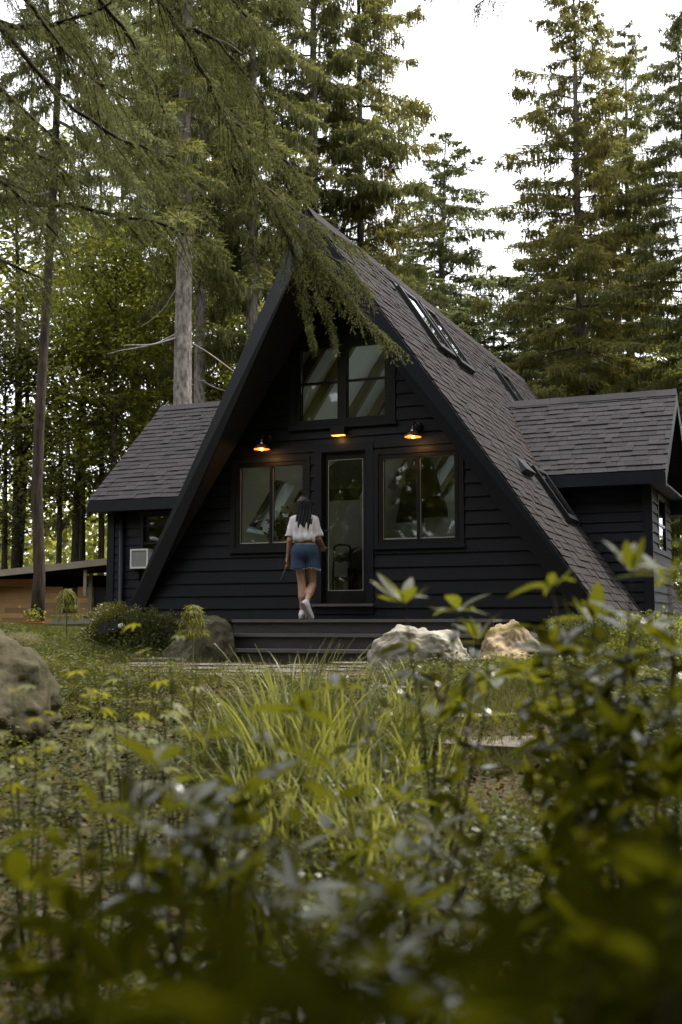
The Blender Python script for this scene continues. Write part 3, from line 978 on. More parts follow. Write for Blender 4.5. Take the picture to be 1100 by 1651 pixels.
def spruce_mesh(seed, Ht, base, Rmax, nb, needles, bark, dead=14, r0=None, droop=1.0, shape=0.7, pend=1.0):
    """returns meshes (trunk, limbs, crown, dead limbs) of a Norway spruce with hanging branchlets"""
    rng = np.random.default_rng(seed)
    r0 = r0 or 0.011 * Ht
    tr = MB()
    n = 14
    wob = rng.normal(scale=0.05, size=(n + 1, 2)).cumsum(0) * 0.5
    wob[:2] = 0
    tp = [(wob[i, 0], wob[i, 1], -0.4 + (Ht + 0.4) * i / n) for i in range(n + 1)]
    rad = [max(r0 * (1 - i / n) ** 0.85, 0.012) for i in range(n + 1)]
    rad[0] *= 1.35
    tr.tube(tp, rad, 12)
    def axis(z):
        t = (z + 0.4) / (Ht + 0.4) * n
        i = min(int(t), n - 1)
        f = t - i
        return np.array(tp[i]) * (1 - f) + np.array(tp[i + 1]) * f
    wood, Vs = MB(), []
    for i in range(nb):
        q = (i + rng.random()) / nb
        z = base + (Ht * 0.99 - base) * q ** 0.92
        rel = (Ht - z) / (Ht - base)
        L = Rmax * (rel ** shape) * rng.uniform(0.45, 1.2) + 0.18
        if rel > 0.85:
            L *= rng.uniform(0.55, 1.0)
        az = i * 2.39996 + rng.uniform(-0.5, 0.5)
        h = np.array([math.cos(az), math.sin(az), 0])
        lat = np.array([-h[1], h[0], 0])
        a = 0.55 - 0.75 * rel * droop + rng.uniform(-0.28, 0.22)
        b = 0.42 * droop
        c = 0.22
        o = axis(z)
        def bp(s):
            s = np.asarray(s, float)
            return o + h * (L * s)[..., None] + np.array([0, 0, 1]) * (L * (a * s - b * s ** 2 + c * s ** 4))[..., None] + lat * (0.06 * L * np.sin(3 * s + i))[..., None]
        ss = np.linspace(0, 1, 6)
        wood.tube(bp(ss), list(np.linspace(0.010 * L + 0.008, 0.004, 6)), 4, False)
        m = max(6, int(L / 0.055))
        s = np.repeat(rng.uniform(0.12, 1.0, m), 2)
        sg = np.tile([1.0, -1.0], m)
        l = np.clip((0.14 + 0.30 * (1 - s)) * L, 0.10, 0.50) * rng.uniform(0.6, 1.15, 2 * m)
        root = bp(s)
        dirn = unit(lat * sg[:, None] * rng.uniform(0.6, 1.0, (2 * m, 1)) + h * rng.uniform(0.35, 0.9, (2 * m, 1)) + np.array([0, 0, 1]) * rng.uniform(-0.35, 0.12, (2 * m, 1)))
        # sprays along each side twig
        k = 7
        f = np.tile(np.linspace(0.05, 0.95, k), 2 * m)
        rr, dd, ll = np.repeat(root, k, 0), np.repeat(dirn, k, 0), np.repeat(l, k)
        p = rr + dd * (ll * f)[:, None] + np.array([0, 0, -1]) * (0.25 * ll * f ** 2)[:, None]
        D = dd * (ll * 0.26)[:, None] + rng.normal(scale=0.03, size=p.shape)
        S = unit(np.cross(D, np.array([0, 0, 1]) + rng.normal(scale=0.5, size=p.shape)))
        Vs.append(kites(p, D, S, rng.uniform(0.012, 0.030, len(p))))
        # hanging branchlets
        pl = rng.uniform(0.06, 0.30, len(p)) ** 1.1 * pend * (0.5 + 0.5 * np.repeat(1 - 0.5 * np.abs(s - 0.5), k)) * min(1.0, 0.35 + L / 2.0)
        D2 = np.array([0, 0, -1]) * pl[:, None] + dd * (pl * rng.uniform(-0.1, 0.35, len(p)))[:, None] + rng.normal(scale=0.02, size=p.shape)
        S2 = perp(unit(D2), rng)
        Vs.append(kites(p, D2, S2, rng.uniform(0.008, 0.020, len(p)), 0.35))
    crown = quads_mesh('crown', Vs, needles)
    dead_m = []
    for i in range(dead):
        z = rng.uniform(0.22, 0.62) * Ht
        az = rng.uniform(0, 6.28)
        L = rng.uniform(0.5, 1.7)
        o = axis(z)
        h = np.array([math.cos(az), math.sin(az), 0])
        pts = [o + h * L * t_ + np.array([0, 0, 1]) * L * (0.07 * math.sin(4 * t_ + i) - 0.25 * t_ * t_) + np.array([-h[1], h[0], 0]) * 0.06 * math.sin(5 * t_ + i) for t_ in np.linspace(0, 1, 7)]
        dead_m.append(MB().tube(pts, list(np.linspace(0.022, 0.006, 7)), 4, False).mesh('dead_limb', DEADW, True))
    return [tr.mesh('trunk', bark, True), wood.mesh('limbs', BARK, True), crown] + dead_m

def place_tree(name, meshes, label, cat, px, depth, group, rz=0.0, sc=1.0, sxy=None, tilt=0.0, py=1000):
    p = at(px, py, depth)
    z = ground_z(p[0], p[1], False) - 0.05
    t = thing(name, label, cat, (p[0], p[1], z), rz, group)
    t.rotation_euler = (0, tilt, rz)
    sx = sxy or sc
    t.scale = (sx, sx, sc)
    for me in meshes:
        link(me.name.split('.')[0], me, t)
    return t

SP1 = spruce_mesh(1, 18.0, 3.0, 3.3, 128, SPR_A, BARK, 9, 0.20)
SP2 = spruce_mesh(2, 18.0, 2.0, 3.2, 140, SPR_B, BARK, 8, 0.18, droop=0.95)
SP3 = spruce_mesh(3, 18.0, 7.0, 3.0, 84, SPR_A, BARKP, 16, 0.25, droop=1.15, pend=1.2)
SP4 = spruce_mesh(4, 16.5, 1.5, 2.7, 128, SPR_C, BARK, 6, 0.17, droop=1.0)

G_SP = 'spruces behind the cabin'
G_BR = 'leafy trees in the wood'
place_tree('spruce_tree', SP3, 'tall spruce with pale mottled trunk rising behind the left wing roof', 'tree', 291, 24, G_SP, 0.4, 1.22, 1.0)
place_tree('spruce_tree', SP3, 'slim spruce trunk standing just right of the pale mottled trunk', 'tree', 316, 27, G_SP, 2.4, 1.15, 0.72)
place_tree('spruce_tree', SP3, 'spruce with reddish grey trunk just left of the roof peak', 'tree', 402, 27, G_SP, 4.1, 1.2, 0.8)
place_tree('spruce_tree', SP1, 'full spruce rising directly behind the roof peak', 'tree', 505, 29, G_SP, 1.0, 1.25, 1.15)
place_tree('spruce_tree', SP2, 'spruce right of the roof peak whose long bough reaches into the open sky', 'tree', 585, 30, G_SP, 3.3, 1.25, 0.95)
place_tree('spruce_tree', SP4, 'distant pointed spruce in the gap of white sky', 'tree', 735, 37, G_SP, 0.7, 0.98, 1.75)
place_tree('spruce_tree', SP2, 'tallest spruce right of the sky gap, above the right wing roof', 'tree', 950, 29, G_SP, 5.2, 1.04, 1.12)
place_tree('spruce_tree', SP1, 'slender spruce just right of the tallest spruce on the right', 'tree', 1030, 32, G_SP, 2.2, 0.99, 0.95)
place_tree('spruce_tree', SP1, 'spruce cut off by the right edge above the right wing', 'tree', 1125, 27, G_SP, 0.2, 0.86, 0.9)
place_tree('spruce_tree', SP4, 'low spruce showing over the main roof left of the right wing', 'tree', 868, 35, G_SP, 4.4, 0.72, 1.4)
place_tree('spruce_tree', SP4, 'low spruce close behind the pair of roof skylights', 'tree', 672, 33, G_SP, 1.9, 0.66, 1.3)
place_tree('spruce_tree', SP1, 'spruce standing behind the pale mottled trunk on its left side', 'tree', 215, 33, G_SP, 2.9, 1.2, 1.1)
place_tree('spruce_tree', SP2, 'spruce filling the space between the pale trunk and the roof peak', 'tree', 360, 36, G_SP, 0.9, 1.3, 1.15)

place_tree('spruce_tree', SP1, 'spruce behind the tallest right spruce, filling its lower left side', 'tree', 905, 39, G_SP, 1.4, 0.80, 1.3)
place_tree('spruce_tree', SP4, 'spruce seen low between the tallest right spruce and the slender one', 'tree', 1000, 38, G_SP, 3.1, 0.85, 1.4)
place_tree('spruce_tree', SP2, 'spruce reaching the left rim of the sky gap behind the roof skylights', 'tree', 655, 38, G_SP, 5.6, 0.74, 0.9)
place_tree('spruce_tree', SP4, 'low spruce between the sky gap spruce and the right wing', 'tree', 800, 40, G_SP, 2.6, 0.66, 1.5)
# dark straight tree beside the shed
dk = spruce_mesh(8, 17.0, 7.0, 2.9, 70, SPR_C, BARKD, 10, 0.145, droop=1.1)
place_tree('spruce_tree', dk, 'dark straight trunked spruce growing in front of the wooden shed', 'tree', 60, 19.0, G_SP, 0.5, 1.1, 0.72, tilt=0.02)

def broadleaf_mesh(seed, Ht, crown_r, base, nleaf, leafm, bark, size=0.085, r0=None):
    rng = np.random.default_rng(seed)
    r0 = r0 or 0.012 * Ht
    tr = MB()
    bend = rng.normal(scale=0.25, size=2)
    def ax(t):
        return np.array([bend[0] * t * t, bend[1] * t * t, Ht * 0.9 * t])
    tr.tube([ax(t) - (np.array([0, 0, 0.3]) if t == 0 else 0) for t in np.linspace(0, 1, 9)], [r0 * (1.25 if k == 0 else 1) * (1 - 0.9 * k / 8) for k in range(9)], 10)
    wood, tips = MB(), []
    for i in range(20):
        t = base / Ht + (1 - base / Ht) * ((i + rng.random()) / 20) ** 0.8
        az = i * 2.4 + rng.uniform(-0.4, 0.4)
        L = crown_r * rng.uniform(0.55, 1.1) * (1.15 - 0.6 * t)
        h = np.array([math.cos(az), math.sin(az), 0])
        pts = [ax(t) + h * L * s + np.array([0, 0, 1]) * L * (0.55 * s - 0.15 * s * s) + rng.normal(scale=0.04, size=3) * s for s in np.linspace(0, 1, 6)]
        wood.tube(pts, list(np.linspace(0.25 * r0, 0.006, 6)), 5, False)
        for s in (0.35, 0.55, 0.75, 0.9, 1.0):
            b = np.array(pts[int(s * 5)])
            for _ in range(3):
                d = rng.normal(size=3) * np.array([1, 1, 0.45])
                e = b + unit(d) * rng.uniform(0.2, 0.7) * crown_r * 0.45
                wood.tube([b, (b + e) / 2 + (0, 0, 0.05), e], [0.010, 0.007, 0.004], 3, False)
                tips.append(e)
    tips = np.array(tips)
    c = tips[rng.integers(0, len(tips), nleaf)]
    P = c + rng.normal(size=(nleaf, 3)) * np.array([0.30, 0.30, 0.14]) * (crown_r / 2.2)
    N = unit(np.array([0, 0, 1.0]) + rng.normal(scale=0.55, size=P.shape))
    D = unit(np.cross(N, rng.normal(size=P.shape))) * (size * rng.uniform(0.7, 1.4, nleaf))[:, None]
    S = unit(np.cross(N, D))
    V = kites(P, D, S, size * rng.uniform(0.32, 0.5, nleaf))
    return (tr.mesh('trunk', bark, True), wood.mesh('limbs', bark, True), quads_mesh('crown', [V], leafm))

BL1 = broadleaf_mesh(21, 9.5, 2.6, 2.2, 11000, LEAF_M, BARKD, 0.11)
BL2 = broadleaf_mesh(22, 10.5, 2.3, 3.0, 10000, LEAF_M, BARKD, 0.11)
BL3 = broadleaf_mesh(23, 8.0, 2.4, 1.2, 11000, LEAF_D, BARKD, 0.10)
place_tree('maple_tree', BL1, 'leafy tree filling the space above the shed roof', 'tree', 118, 29, G_BR, 0.3, 1.0)
place_tree('maple_tree', BL2, 'slender leafy tree left of the pale mottled spruce trunk', 'tree', 180, 28, G_BR, 1.3, 1.05, 0.9)
place_tree('maple_tree', BL1, 'leafy tree directly behind the left wing roof', 'tree', 245, 31, G_BR, 2.3, 1.05)
place_tree('maple_tree', BL3, 'dark leafy tree at the left edge over the shed', 'tree', 5, 29, G_BR, 3.3, 0.98)
place_tree('maple_tree', BL2, 'leafy tree glimpsed between the pale trunk and the main roof', 'tree', 350, 33, G_BR, 4.3, 1.1)
place_tree('maple_tree', BL2, 'tall leafy tree at the left edge behind the dark straight trunk', 'tree', 25, 30, G_BR, 5.3, 1.35)
place_tree('maple_tree', BL1, 'leafy tree showing under the right wing eave', 'tree', 1120, 31, G_BR, 0.9, 0.95)
place_tree('maple_tree', BL2, 'leafy tree behind the right wing ridge', 'tree', 985, 40, G_BR, 2.0, 0.95)

# bare thin trunks of the wood on the left
def bare_trunk(px, depth, label, r, h=9.0, lean=0.0, bark=BARKD):
    rng = np.random.default_rng(int(px * 7 + depth))
    p = at(px, 1000, depth)
    t = thing('young_tree', label, 'tree', (p[0], p[1], ground_z(p[0], p[1], False) - 0.1), 0, 'thin trunks in the left wood')
    MB().tube([(lean * s * h + 0.06 * math.sin(4 * s + px), 0.05 * math.sin(3 * s), h * s) for s in np.linspace(0, 1, 9)], list(np.linspace(r * 1.15, r * 0.5, 9)), 9).build('trunk', bark, t, True)
    n = 1500
    c = np.array([(lean * s * h, 0, h * s) for s in rng.uniform(0.55, 1.1, 40)]) + rng.normal(scale=(0.6, 0.6, 0.3), size=(40, 3))
    P = c[rng.integers(0, 40, n)] + rng.normal(scale=(0.25, 0.25, 0.12), size=(n, 3))
    N = unit(np.array([0, 0, 1.0]) + rng.normal(scale=0.5, size=P.shape))
    D = unit(np.cross(N, rng.normal(size=P.shape))) * 0.11
    link('crown', quads_mesh('crown', [kites(P, D, unit(np.cross(N, D)), rng.uniform(0.035, 0.055, n))], LEAF_M), t)
bare_trunk(30, 30, 'thin pale trunk at the left edge above the shed roof', 0.09, 8, bark=BARK)
bare_trunk(90, 29, 'thin dark trunk just right of the thicker trunk at the shed', 0.07, 8, 0.01)
bare_trunk(158, 29, 'thin dark trunk beside the left wing eave', 0.08, 9, -0.01)
bare_trunk(128, 33, 'pale thin trunk midway between the shed trunk and the left wing', 0.12, 9, 0.0, BARK)

# the wood that closes every view, all round
def woodland_with_shade_canopy():
    rng = np.random.default_rng(77)
    Vs = []
    def add(P, sz):
        k = len(P)
        N = unit(np.array([0, 0, 0.6]) + rng.normal(scale=0.8, size=P.shape))
        D = unit(np.cross(N, rng.normal(size=P.shape))) * (sz * rng.uniform(0.7, 1.4, k))[:, None]
        Vs.append(kites(P, D, unit(np.cross(N, D)), sz * rng.uniform(0.3, 0.5, k)))
    for (n, back) in ((85000, False), (210000, True)):
        ang = rng.uniform(0, 2 * math.pi, n)
        rad = 38 + 16 * rng.random(n)
        x, y = 1.5 + rad * np.cos(ang), -2.0 + rad * np.sin(ang)
        fwd = (x - CAM[0]) * FH[0] + (y - CAM[1]) * FH[1]
        side = (x - CAM[0]) * RT[0] + (y - CAM[1]) * RT[1]
        front = (fwd > 0) & (np.abs(side) < 0.6 * fwd)
        sel = ~front if back else front
        top = np.where(front, np.where(side < -3, 9.0, 8.0), 24.0)
        lump = 0.75 + 0.35 * np.sin(ang * 23 + 1.3) * np.sin(ang * 9.1)
        z = rng.random(n) ** (1.0 if back else 1.2) * top * lump
        cl = np.sin(x * 0.9 + z * 1.7) * np.sin(y * 0.8 - z * 1.3) + 0.6 * np.sin(x * 2.3 + y * 1.9 + z * 2.9)
        keep = sel & (cl + rng.normal(scale=0.35, size=n) > (-9 if back else -0.3))
        add(np.stack([x, y, z + 0.1], 1)[keep], 0.5 if back else 0.26)
    # unseen leaf backing behind the viewpoint, added to block sky in window reflections
    n = 60000
    ang = rng.uniform(0, 2 * math.pi, n)
    rad = rng.uniform(56, 62, n)
    x, y = 1.5 + rad * np.cos(ang), -2.0 + rad * np.sin(ang)
    fwd = (x - CAM[0]) * FH[0] + (y - CAM[1]) * FH[1]
    side = (x - CAM[0]) * RT[0] + (y - CAM[1]) * RT[1]
    ok = ~((fwd > 0) & (np.abs(side) < 0.6 * fwd))
    z = rng.random(n) * 26
    add(np.stack([x, y, z], 1)[ok], 1.3)
    # low understorey of the far wood, in front
    n = 60000
    d = rng.uniform(34, 56, n)
    s_ = d * rng.uniform(-0.36, 0.36, n)
    z = rng.random(n) ** 1.5 * 5.0
    add(np.stack([CAM[0] + FH[0] * d + RT[0] * s_, CAM[1] + FH[1] * d + RT[1] * s_, z + 0.1], 1), 0.24)
    # unseen canopy over and behind the viewpoint, added to shade the foreground
    n = 85000
    d = rng.uniform(-16, 4.0, n)
    s_ = rng.uniform(-15, 15, n)
    z = rng.uniform(6.5, 15, n)
    cl = np.sin(d * 1.1 + z * 0.7) * np.sin(s_ * 1.0 - z * 0.5) + 0.5 * np.sin(d * 2.3 + s_ * 1.9)
    ok = (z > 0.55 * d + 4.5 + np.maximum(d, 0) * 0.6) & (cl + rng.normal(scale=0.3, size=n) > -0.55)
    d, s_, z = d[ok], s_[ok], z[ok]
    add(np.stack([CAM[0] + FH[0] * d + RT[0] * s_, CAM[1] + FH[1] * d + RT[1] * s_, z], 1), 0.45)
    kind(link('woodland_with_shade_canopy', quads_mesh('woodland_with_shade_canopy', Vs, LEAF_M)), 'stuff')
woodland_with_shade_canopy()

# ------------------------------------------------------------------ near spruces whose boughs hang into view
def needle_twigs(roots, dirs, lens, rng, step=0.0062, nl=0.021, nw=0.0034, sag=0.35):
    """needle triangles along twigs. returns verts (n*3,3)"""
    cnt = np.maximum((lens / step).astype(int), 6)
    idx = np.repeat(np.arange(len(roots)), cnt)
    f = rng.random(len(idx))
    D, L = dirs[idx], lens[idx]
    p = roots[idx] + D * (L * f)[:, None] + np.array([0, 0, -1]) * (sag * L * f ** 2)[:, None]
    T = unit(D + np.array([0, 0, -1]) * (2 * sag * f)[:, None])
    Rr = perp(T, rng)
    nd = unit(T * 0.75 + Rr * rng.uniform(0.6, 1.0, (len(idx), 1)))
    tip = p + nd * (nl * rng.uniform(0.7, 1.2, len(idx)))[:, None]
    s = np.cross(nd, unit(rng.normal(size=p.shape))) * nw
    return np.stack([p + s, tip, p - s], 1).reshape(-1, 3)

def bough_parts(tree, polylines, origin, seed, needles):
    """polylines: list of (points world, r0, side twig length, twigs per metre, hang)"""
    rng = np.random.default_rng(seed)
    o = np.array(origin)
    wood, tw = MB(), MB()
    tris = []
    for pts, r0, tl, dens, hang in polylines:
        pts = np.array(pts) - o
        # smooth the polyline
        seg = np.linalg.norm(np.diff(pts, axis=0), axis=1)
        s = np.concatenate([[0], seg.cumsum()])
        n = max(8, int(s[-1] / 0.12))
        q = np.linspace(0, s[-1], n)
        C = np.stack([np.interp(q, s, pts[:, k]) for k in range(3)], 1)
        for _ in range(3):
            C[1:-1] = (C[:-2] + 2 * C[1:-1] + C[2:]) / 4
        C += rng.normal(scale=0.008, size=C.shape)
        rr = np.linspace(r0, 0.006, n)
        link('bough', MB().tube(C, list(rr), 7, False).mesh('bough', BARKD, True), tree)
        m = int(s[-1] * dens)
        f = rng.uniform(0.08, 1.0, m) * (n - 1.001)
        i = f.astype(int)
        base = C[i] + (C[i + 1] - C[i]) * (f - i)[:, None]
        T = unit(C[i + 1] - C[i])
        lat = unit(np.cross(T, np.array([0, 0, 1.0]))) * np.where(rng.random(m) < 0.5, 1, -1)[:, None]
        dr = unit(T * rng.uniform(0.35, 1.0, (m, 1)) + lat * rng.uniform(0.3, 1.1, (m, 1)) + np.array([0, 0, -1.0]) * hang * rng.uniform(-0.1, 1.1, (m, 1)))
        ln = tl * rng.uniform(0.35, 1.1, m) * (1 - 0.35 * f / n)
        for a, d, l in zip(base, dr, ln):
            tw.tube([a, a + d * l * 0.5 - np.array([0, 0, 0.05 * l]), a + d * l - np.array([0, 0, 0.2 * l])], [0.0045, 0.003, 0.0015], 3, False)
        # sprays fork off both sides of each twig, in its plane
        k = 9
        ff = np.tile(np.linspace(0.12, 0.97, k), m)
        B, Dr, Ll = np.repeat(base, k, 0), np.repeat(dr, k, 0), np.repeat(ln, k)
        rt = B + Dr * (Ll * ff)[:, None] + np.array([0, 0, -1.0]) * (0.2 * Ll * ff ** 2)[:, None]
        pl = unit(np.cross(Dr, np.repeat(rng.normal(scale=0.35, size=(m, 3)), k, 0) + (0, 0, 1.0)))
        alt = np.tile(np.where(np.arange(k) % 2 == 0, 1.0, -1.0), m)
        sd = unit(Dr * 0.75 + pl * (alt * rng.uniform(0.6, 1.0, len(rt)))[:, None] + np.array([0, 0, -1.0]) * rng.uniform(0.0, 0.45, (len(rt), 1)))
        sl = np.clip(Ll * rng.uniform(0.25, 0.55, len(rt)) * (1.15 - 0.75 * ff), 0.05, 0.24)
        tris.append(needle_twigs(base, dr, ln, rng, sag=0.2))
        tris.append(needle_twigs(rt, sd, sl, rng, sag=0.25))
    kind(link('twigs', tw.mesh('twigs', BARKD), tree), 'stuff')
    V = np.concatenate(tris)
    link('crown', np_mesh('crown', V, np.arange(len(V), dtype=np.int32).reshape(-1, 3), needles), tree)

def px_line(*pts):
    return [at(*p) for p in pts]

def near_tree(px, depth, label, lines, seed, r=0.22, h=13):
    p = at(px, 1000, depth)
    o = (p[0], p[1], ground_z(p[0], p[1], False) - 0.1)
    t = thing('spruce_tree', label, 'tree', o, 0, 'near spruces with overhanging boughs')
    MB().tube([(0.03 * math.sin(3 * s), 0.02 * math.sin(4 * s), -0.2 + h * s) for s in np.linspace(0, 1, 12)], [r * (1.3 if k == 0 else 1 - 0.8 * k / 11) for k in range(12)], 14).build('trunk', BARKD, t, True)
    bough_parts(t, lines, o, seed, SPR_N)
    return t

A_LINES = [
    (px_line((-80, -330, 9.0), (100, -170, 9.2), (250, -20, 9.5), (325, 110, 9.8), (385, 235, 10.0), (450, 345, 10.2), (500, 395, 10.3)), 0.045, 0.72, 30, 0.47),
    (px_line((450, 345, 10.2), (500, 400, 10.3), (550, 465, 10.4), (600, 525, 10.4), (640, 556, 10.4)), 0.016, 0.43, 37, 0.42),
    (px_line((480, 375, 10.3), (505, 430, 10.4), (525, 490, 10.4), (540, 545, 10.4)), 0.012, 0.32, 33, 0.42),
    (px_line((440, 330, 10.2), (470, 400, 10.1), (480, 440, 10.1)), 0.012, 0.49, 37, 0.59),
    (px_line((500, 395, 10.3), (560, 430, 10.5), (600, 470, 10.5)), 0.012, 0.43, 37, 0.51),
    (px_line((425, 300, 10.2), (480, 345, 10.1), (540, 375, 10.1), (585, 405, 10.1)), 0.014, 0.42, 36, 0.55),
    (px_line((470, 385, 10.2), (482, 440, 10.2), (490, 500, 10.2), (505, 550, 10.2)), 0.010, 0.20, 34, 0.4),
    (px_line((225, -60, 9.4), (330, -30, 9.3), (400, 21, 9.30), (430, 57, 9.30)), 0.03, 0.72, 33, 0.77),
    (px_line((300, 43, 9.60), (360, 68, 9.40), (410, 140, 9.4), (430, 190, 9.4)), 0.02, 0.65, 33, 0.85),
    (px_line((360, 190, 10.0), (420, 220, 9.8), (460, 260, 9.8), (500, 300, 9.8)), 0.016, 0.52, 31, 0.77),
    (px_line((-80, 14, 8.00), (0, 39, 7.90), (95, 48, 7.90), (150, 18, 7.90), (215, -10, 7.9)), 0.03, 0.61, 21, 0.68),
    (px_line((-80, -20, 8.0), (0, 37, 7.60), (60, 118, 7.5), (130, 185, 7.5), (200, 232, 7.5), (285, 255, 7.6)), 0.032, 0.80, 23, 0.85),
    (px_line((-80, 300, 8.0), (0, 325, 7.8), (110, 328, 7.7), (200, 345, 7.7), (330, 382, 7.8)), 0.03, 0.70, 21, 0.68),
    (px_line((-80, 190, 8.0), (-10, 215, 7.4), (60, 240, 7.4), (140, 300, 7.4)), 0.026, 0.65, 24, 0.85),
    (px_line((-80, -140, 8.0), (60, -90, 8.2), (180, 14, 8.30), (240, 120, 8.4), (270, 190, 8.4)), 0.034, 0.87, 24, 0.85),
    (px_line((-80, 380, 8.0), (0, 420, 7.8), (70, 450, 7.8)), 0.022, 0.58, 24, 0.77),
    (px_line((-80, -240, 8.0), (30, -200, 8.4), (90, -60, 8.6), (120, 43, 8.60), (160, 130, 8.6)), 0.034, 0.87, 21, 0.85),
    (px_line((-80, 90, 8.0), (0, 140, 7.2), (70, 200, 7.1), (120, 265, 7.1)), 0.026, 0.65, 26, 0.85),
    (px_line((-80, -80, 8.0), (20, -30, 7.6), (90, 70, 7.6), (150, 130, 7.7), (210, 165, 7.8)), 0.03, 0.75, 26, 0.85),
    (px_line((-80, 240, 8.0), (0, 290, 7.0), (50, 330, 7.0), (100, 390, 7.0)), 0.024, 0.60, 26, 0.85),
    (px_line((-80, 470, 8.0), (-10, 490, 7.2), (40, 520, 7.2)), 0.02, 0.5, 26, 0.8),
    (px_line((130, -170, 9.0), (330, -120, 9.4), (430, -40, 9.6), (470, 7, 9.60)), 0.03, 0.72, 28, 0.85),
]
near_tree(-110, 8.2, 'near spruce at the left whose long bough hangs over the roof peak', A_LINES, 31)
B_LINES = [
    (px_line((1290, -420, 8.0), (1050, -180, 8.4), (880, -60, 8.8), (800, -15, 9.0), (765, 12, 9.1)), 0.03, 0.36, 34, 0.8),
    (px_line((900, -70, 8.8), (830, -30, 9.0), (720, -15, 9.0), (690, -8, 9.0)), 0.016, 0.22, 30, 0.6),
    (px_line((1290, -260, 8.0), (1180, -90, 8.0), (1115, -10, 8.0), (1085, 45, 8.0)), 0.022, 0.28, 40, 0.8),
    (px_line((1290, -60, 8.0), (1180, 60, 8.0), (1125, 130, 8.0), (1108, 150, 8.0)), 0.02, 0.24, 36, 0.8),
]
near_tree(1330, 8.0, 'near spruce at the right whose bough tips enter the top edge of the picture', B_LINES, 32)

# ------------------------------------------------------------------ implicit surfaces (bodies, garments)
def isomesh(fn, lo, hi, h):
    lo, hi = np.array(lo, float), np.array(hi, float)
    n = np.ceil((hi - lo) / h).astype(int) + 1
    g = [lo[k] + h * np.arange(n[k]) for k in range(3)]
    X, Y, Z = np.meshgrid(*g, indexing='ij')
    S = fn(X, Y, Z)
    neg = S < 0
    c = n - 1
    corners = [(i, j, k) for i in (0, 1) for j in (0, 1) for k in (0, 1)]
    sl = lambda A, o: A[o[0]:o[0] + c[0], o[1]:o[1] + c[1], o[2]:o[2] + c[2]]
    cnt = sum(sl(neg, o).astype(int) for o in corners)
    act = (cnt > 0) & (cnt < 8)
    acc = np.zeros((*c, 3))
    num = np.zeros(c)
    for a in corners:
        for ax in range(3):
            if a[ax]:
                continue
            b = list(a)
            b[ax] = 1
            sa, sb = sl(S, a), sl(S, b)
            cr = (sa < 0) != (sb < 0)
            t = np.where(cr, sa / np.where(cr, sa - sb, 1), 0)
            for k in range(3):
                acc[..., k] += np.where(cr, a[k] + (t if k == ax else 0), 0)
            num += cr
    idx = -np.ones(c, int)
    idx[act] = np.arange(act.sum())
    ii = np.argwhere(act)
    V = lo + h * (ii + acc[act] / num[act][:, None])
    Fs = []
    for ax in range(3):
        u, w = [(1, 2), (2, 0), (0, 1)][ax]
        A = neg[tuple(slice(0, -1) if k == ax else slice(None) for k in range(3))]
        B = neg[tuple(slice(1, None) if k == ax else slice(None) for k in range(3))]
        e = np.argwhere(A != B)
        e = e[(e[:, u] > 0) & (e[:, w] > 0) & (e[:, u] < c[u]) & (e[:, w] < c[w])]
        q = []
        for du, dw in ((1, 1), (0, 1), (0, 0), (1, 0)):
            f = e.copy()
            f[:, u] -= du
            f[:, w] -= dw
            q.append(idx[f[:, 0], f[:, 1], f[:, 2]])
        q = np.stack(q, 1)
        fl = ~A[e[:, 0], e[:, 1], e[:, 2]]
        q[fl] = q[fl][:, ::-1]
        Fs.append(q)
    return V, np.concatenate(Fs)

def cap(X, Y, Z, a, b, ra, rb):
    a, b = np.array(a, float), np.array(b, float)
    d = b - a
    t = np.clip(((X - a[0]) * d[0] + (Y - a[1]) * d[1] + (Z - a[2]) * d[2]) / (d @ d), 0, 1)
    return np.sqrt((X - a[0] - t * d[0]) ** 2 + (Y - a[1] - t * d[1]) ** 2 + (Z - a[2] - t * d[2]) ** 2) - (ra + (rb - ra) * t)

def ell(X, Y, Z, c, r):
    k = np.sqrt(((X - c[0]) / r[0]) ** 2 + ((Y - c[1]) / r[1]) ** 2 + ((Z - c[2]) / r[2]) ** 2)
    return (k - 1) * min(r)

def smin(a, b, k):
    h = np.clip(0.5 + 0.5 * (b - a) / k, 0, 1)
    return b + (a - b) * h - k * h * (1 - h)

def iso_obj(name, fn, lo, hi, h, m, parent):
    V, Fq = isomesh(fn, lo, hi, h)
    return link(name, np_mesh(name, V, Fq, m, True), parent)

def onY(px, py, Y):
    d = FW + RT * (px - W_PX / 2) / F_PX - UP * (py - H_PX / 2) / F_PX
    return CAM + d * ((Y - CAM[1]) / d[1])

# ------------------------------------------------------------------ the woman on the steps
SKIN = mat('skin', (0.33, 0.19, 0.125), 0.5, noise=0.3, nscale=14, dark=(0.28, 0.155, 0.10))
SHIRT = mat('white_cotton', (0.50, 0.485, 0.50), 0.85, noise=0.2, nscale=16, dark=(0.50, 0.49, 0.51), bump=0.1, bscale=60)
DENIM = mat('blue_denim', (0.016, 0.043, 0.088), 0.8, noise=0.6, nscale=18, dark=(0.010, 0.026, 0.055), bump=0.4, bscale=160)
FRAY = mat('frayed_denim_edge', (0.42, 0.45, 0.5), 0.9)
HAIRM = mat('black_hair', (0.005, 0.005, 0.007), 0.45, spec=0.3, noise=0.5, nscale=40, dark=(0.006, 0.006, 0.008), stretch=(1, 1, 0.05), bump=0.3, bscale=70)
SHOEM = mat('white_sneaker', (0.46, 0.445, 0.48), 0.6, noise=0.3, nscale=20, dark=(0.36, 0.35, 0.39))
SOLEM = mat('sneaker_sole', (0.28, 0.25, 0.23), 0.7, noise=0.4, nscale=30, dark=(0.2, 0.18, 0.16))

pp = onY(490.2, 1000, -0.76)
woman = thing('person', 'woman seen from behind in white cropped shirt and denim shorts, stepping up to the door', 'person', (pp[0], pp[1], 0.526), YAW)

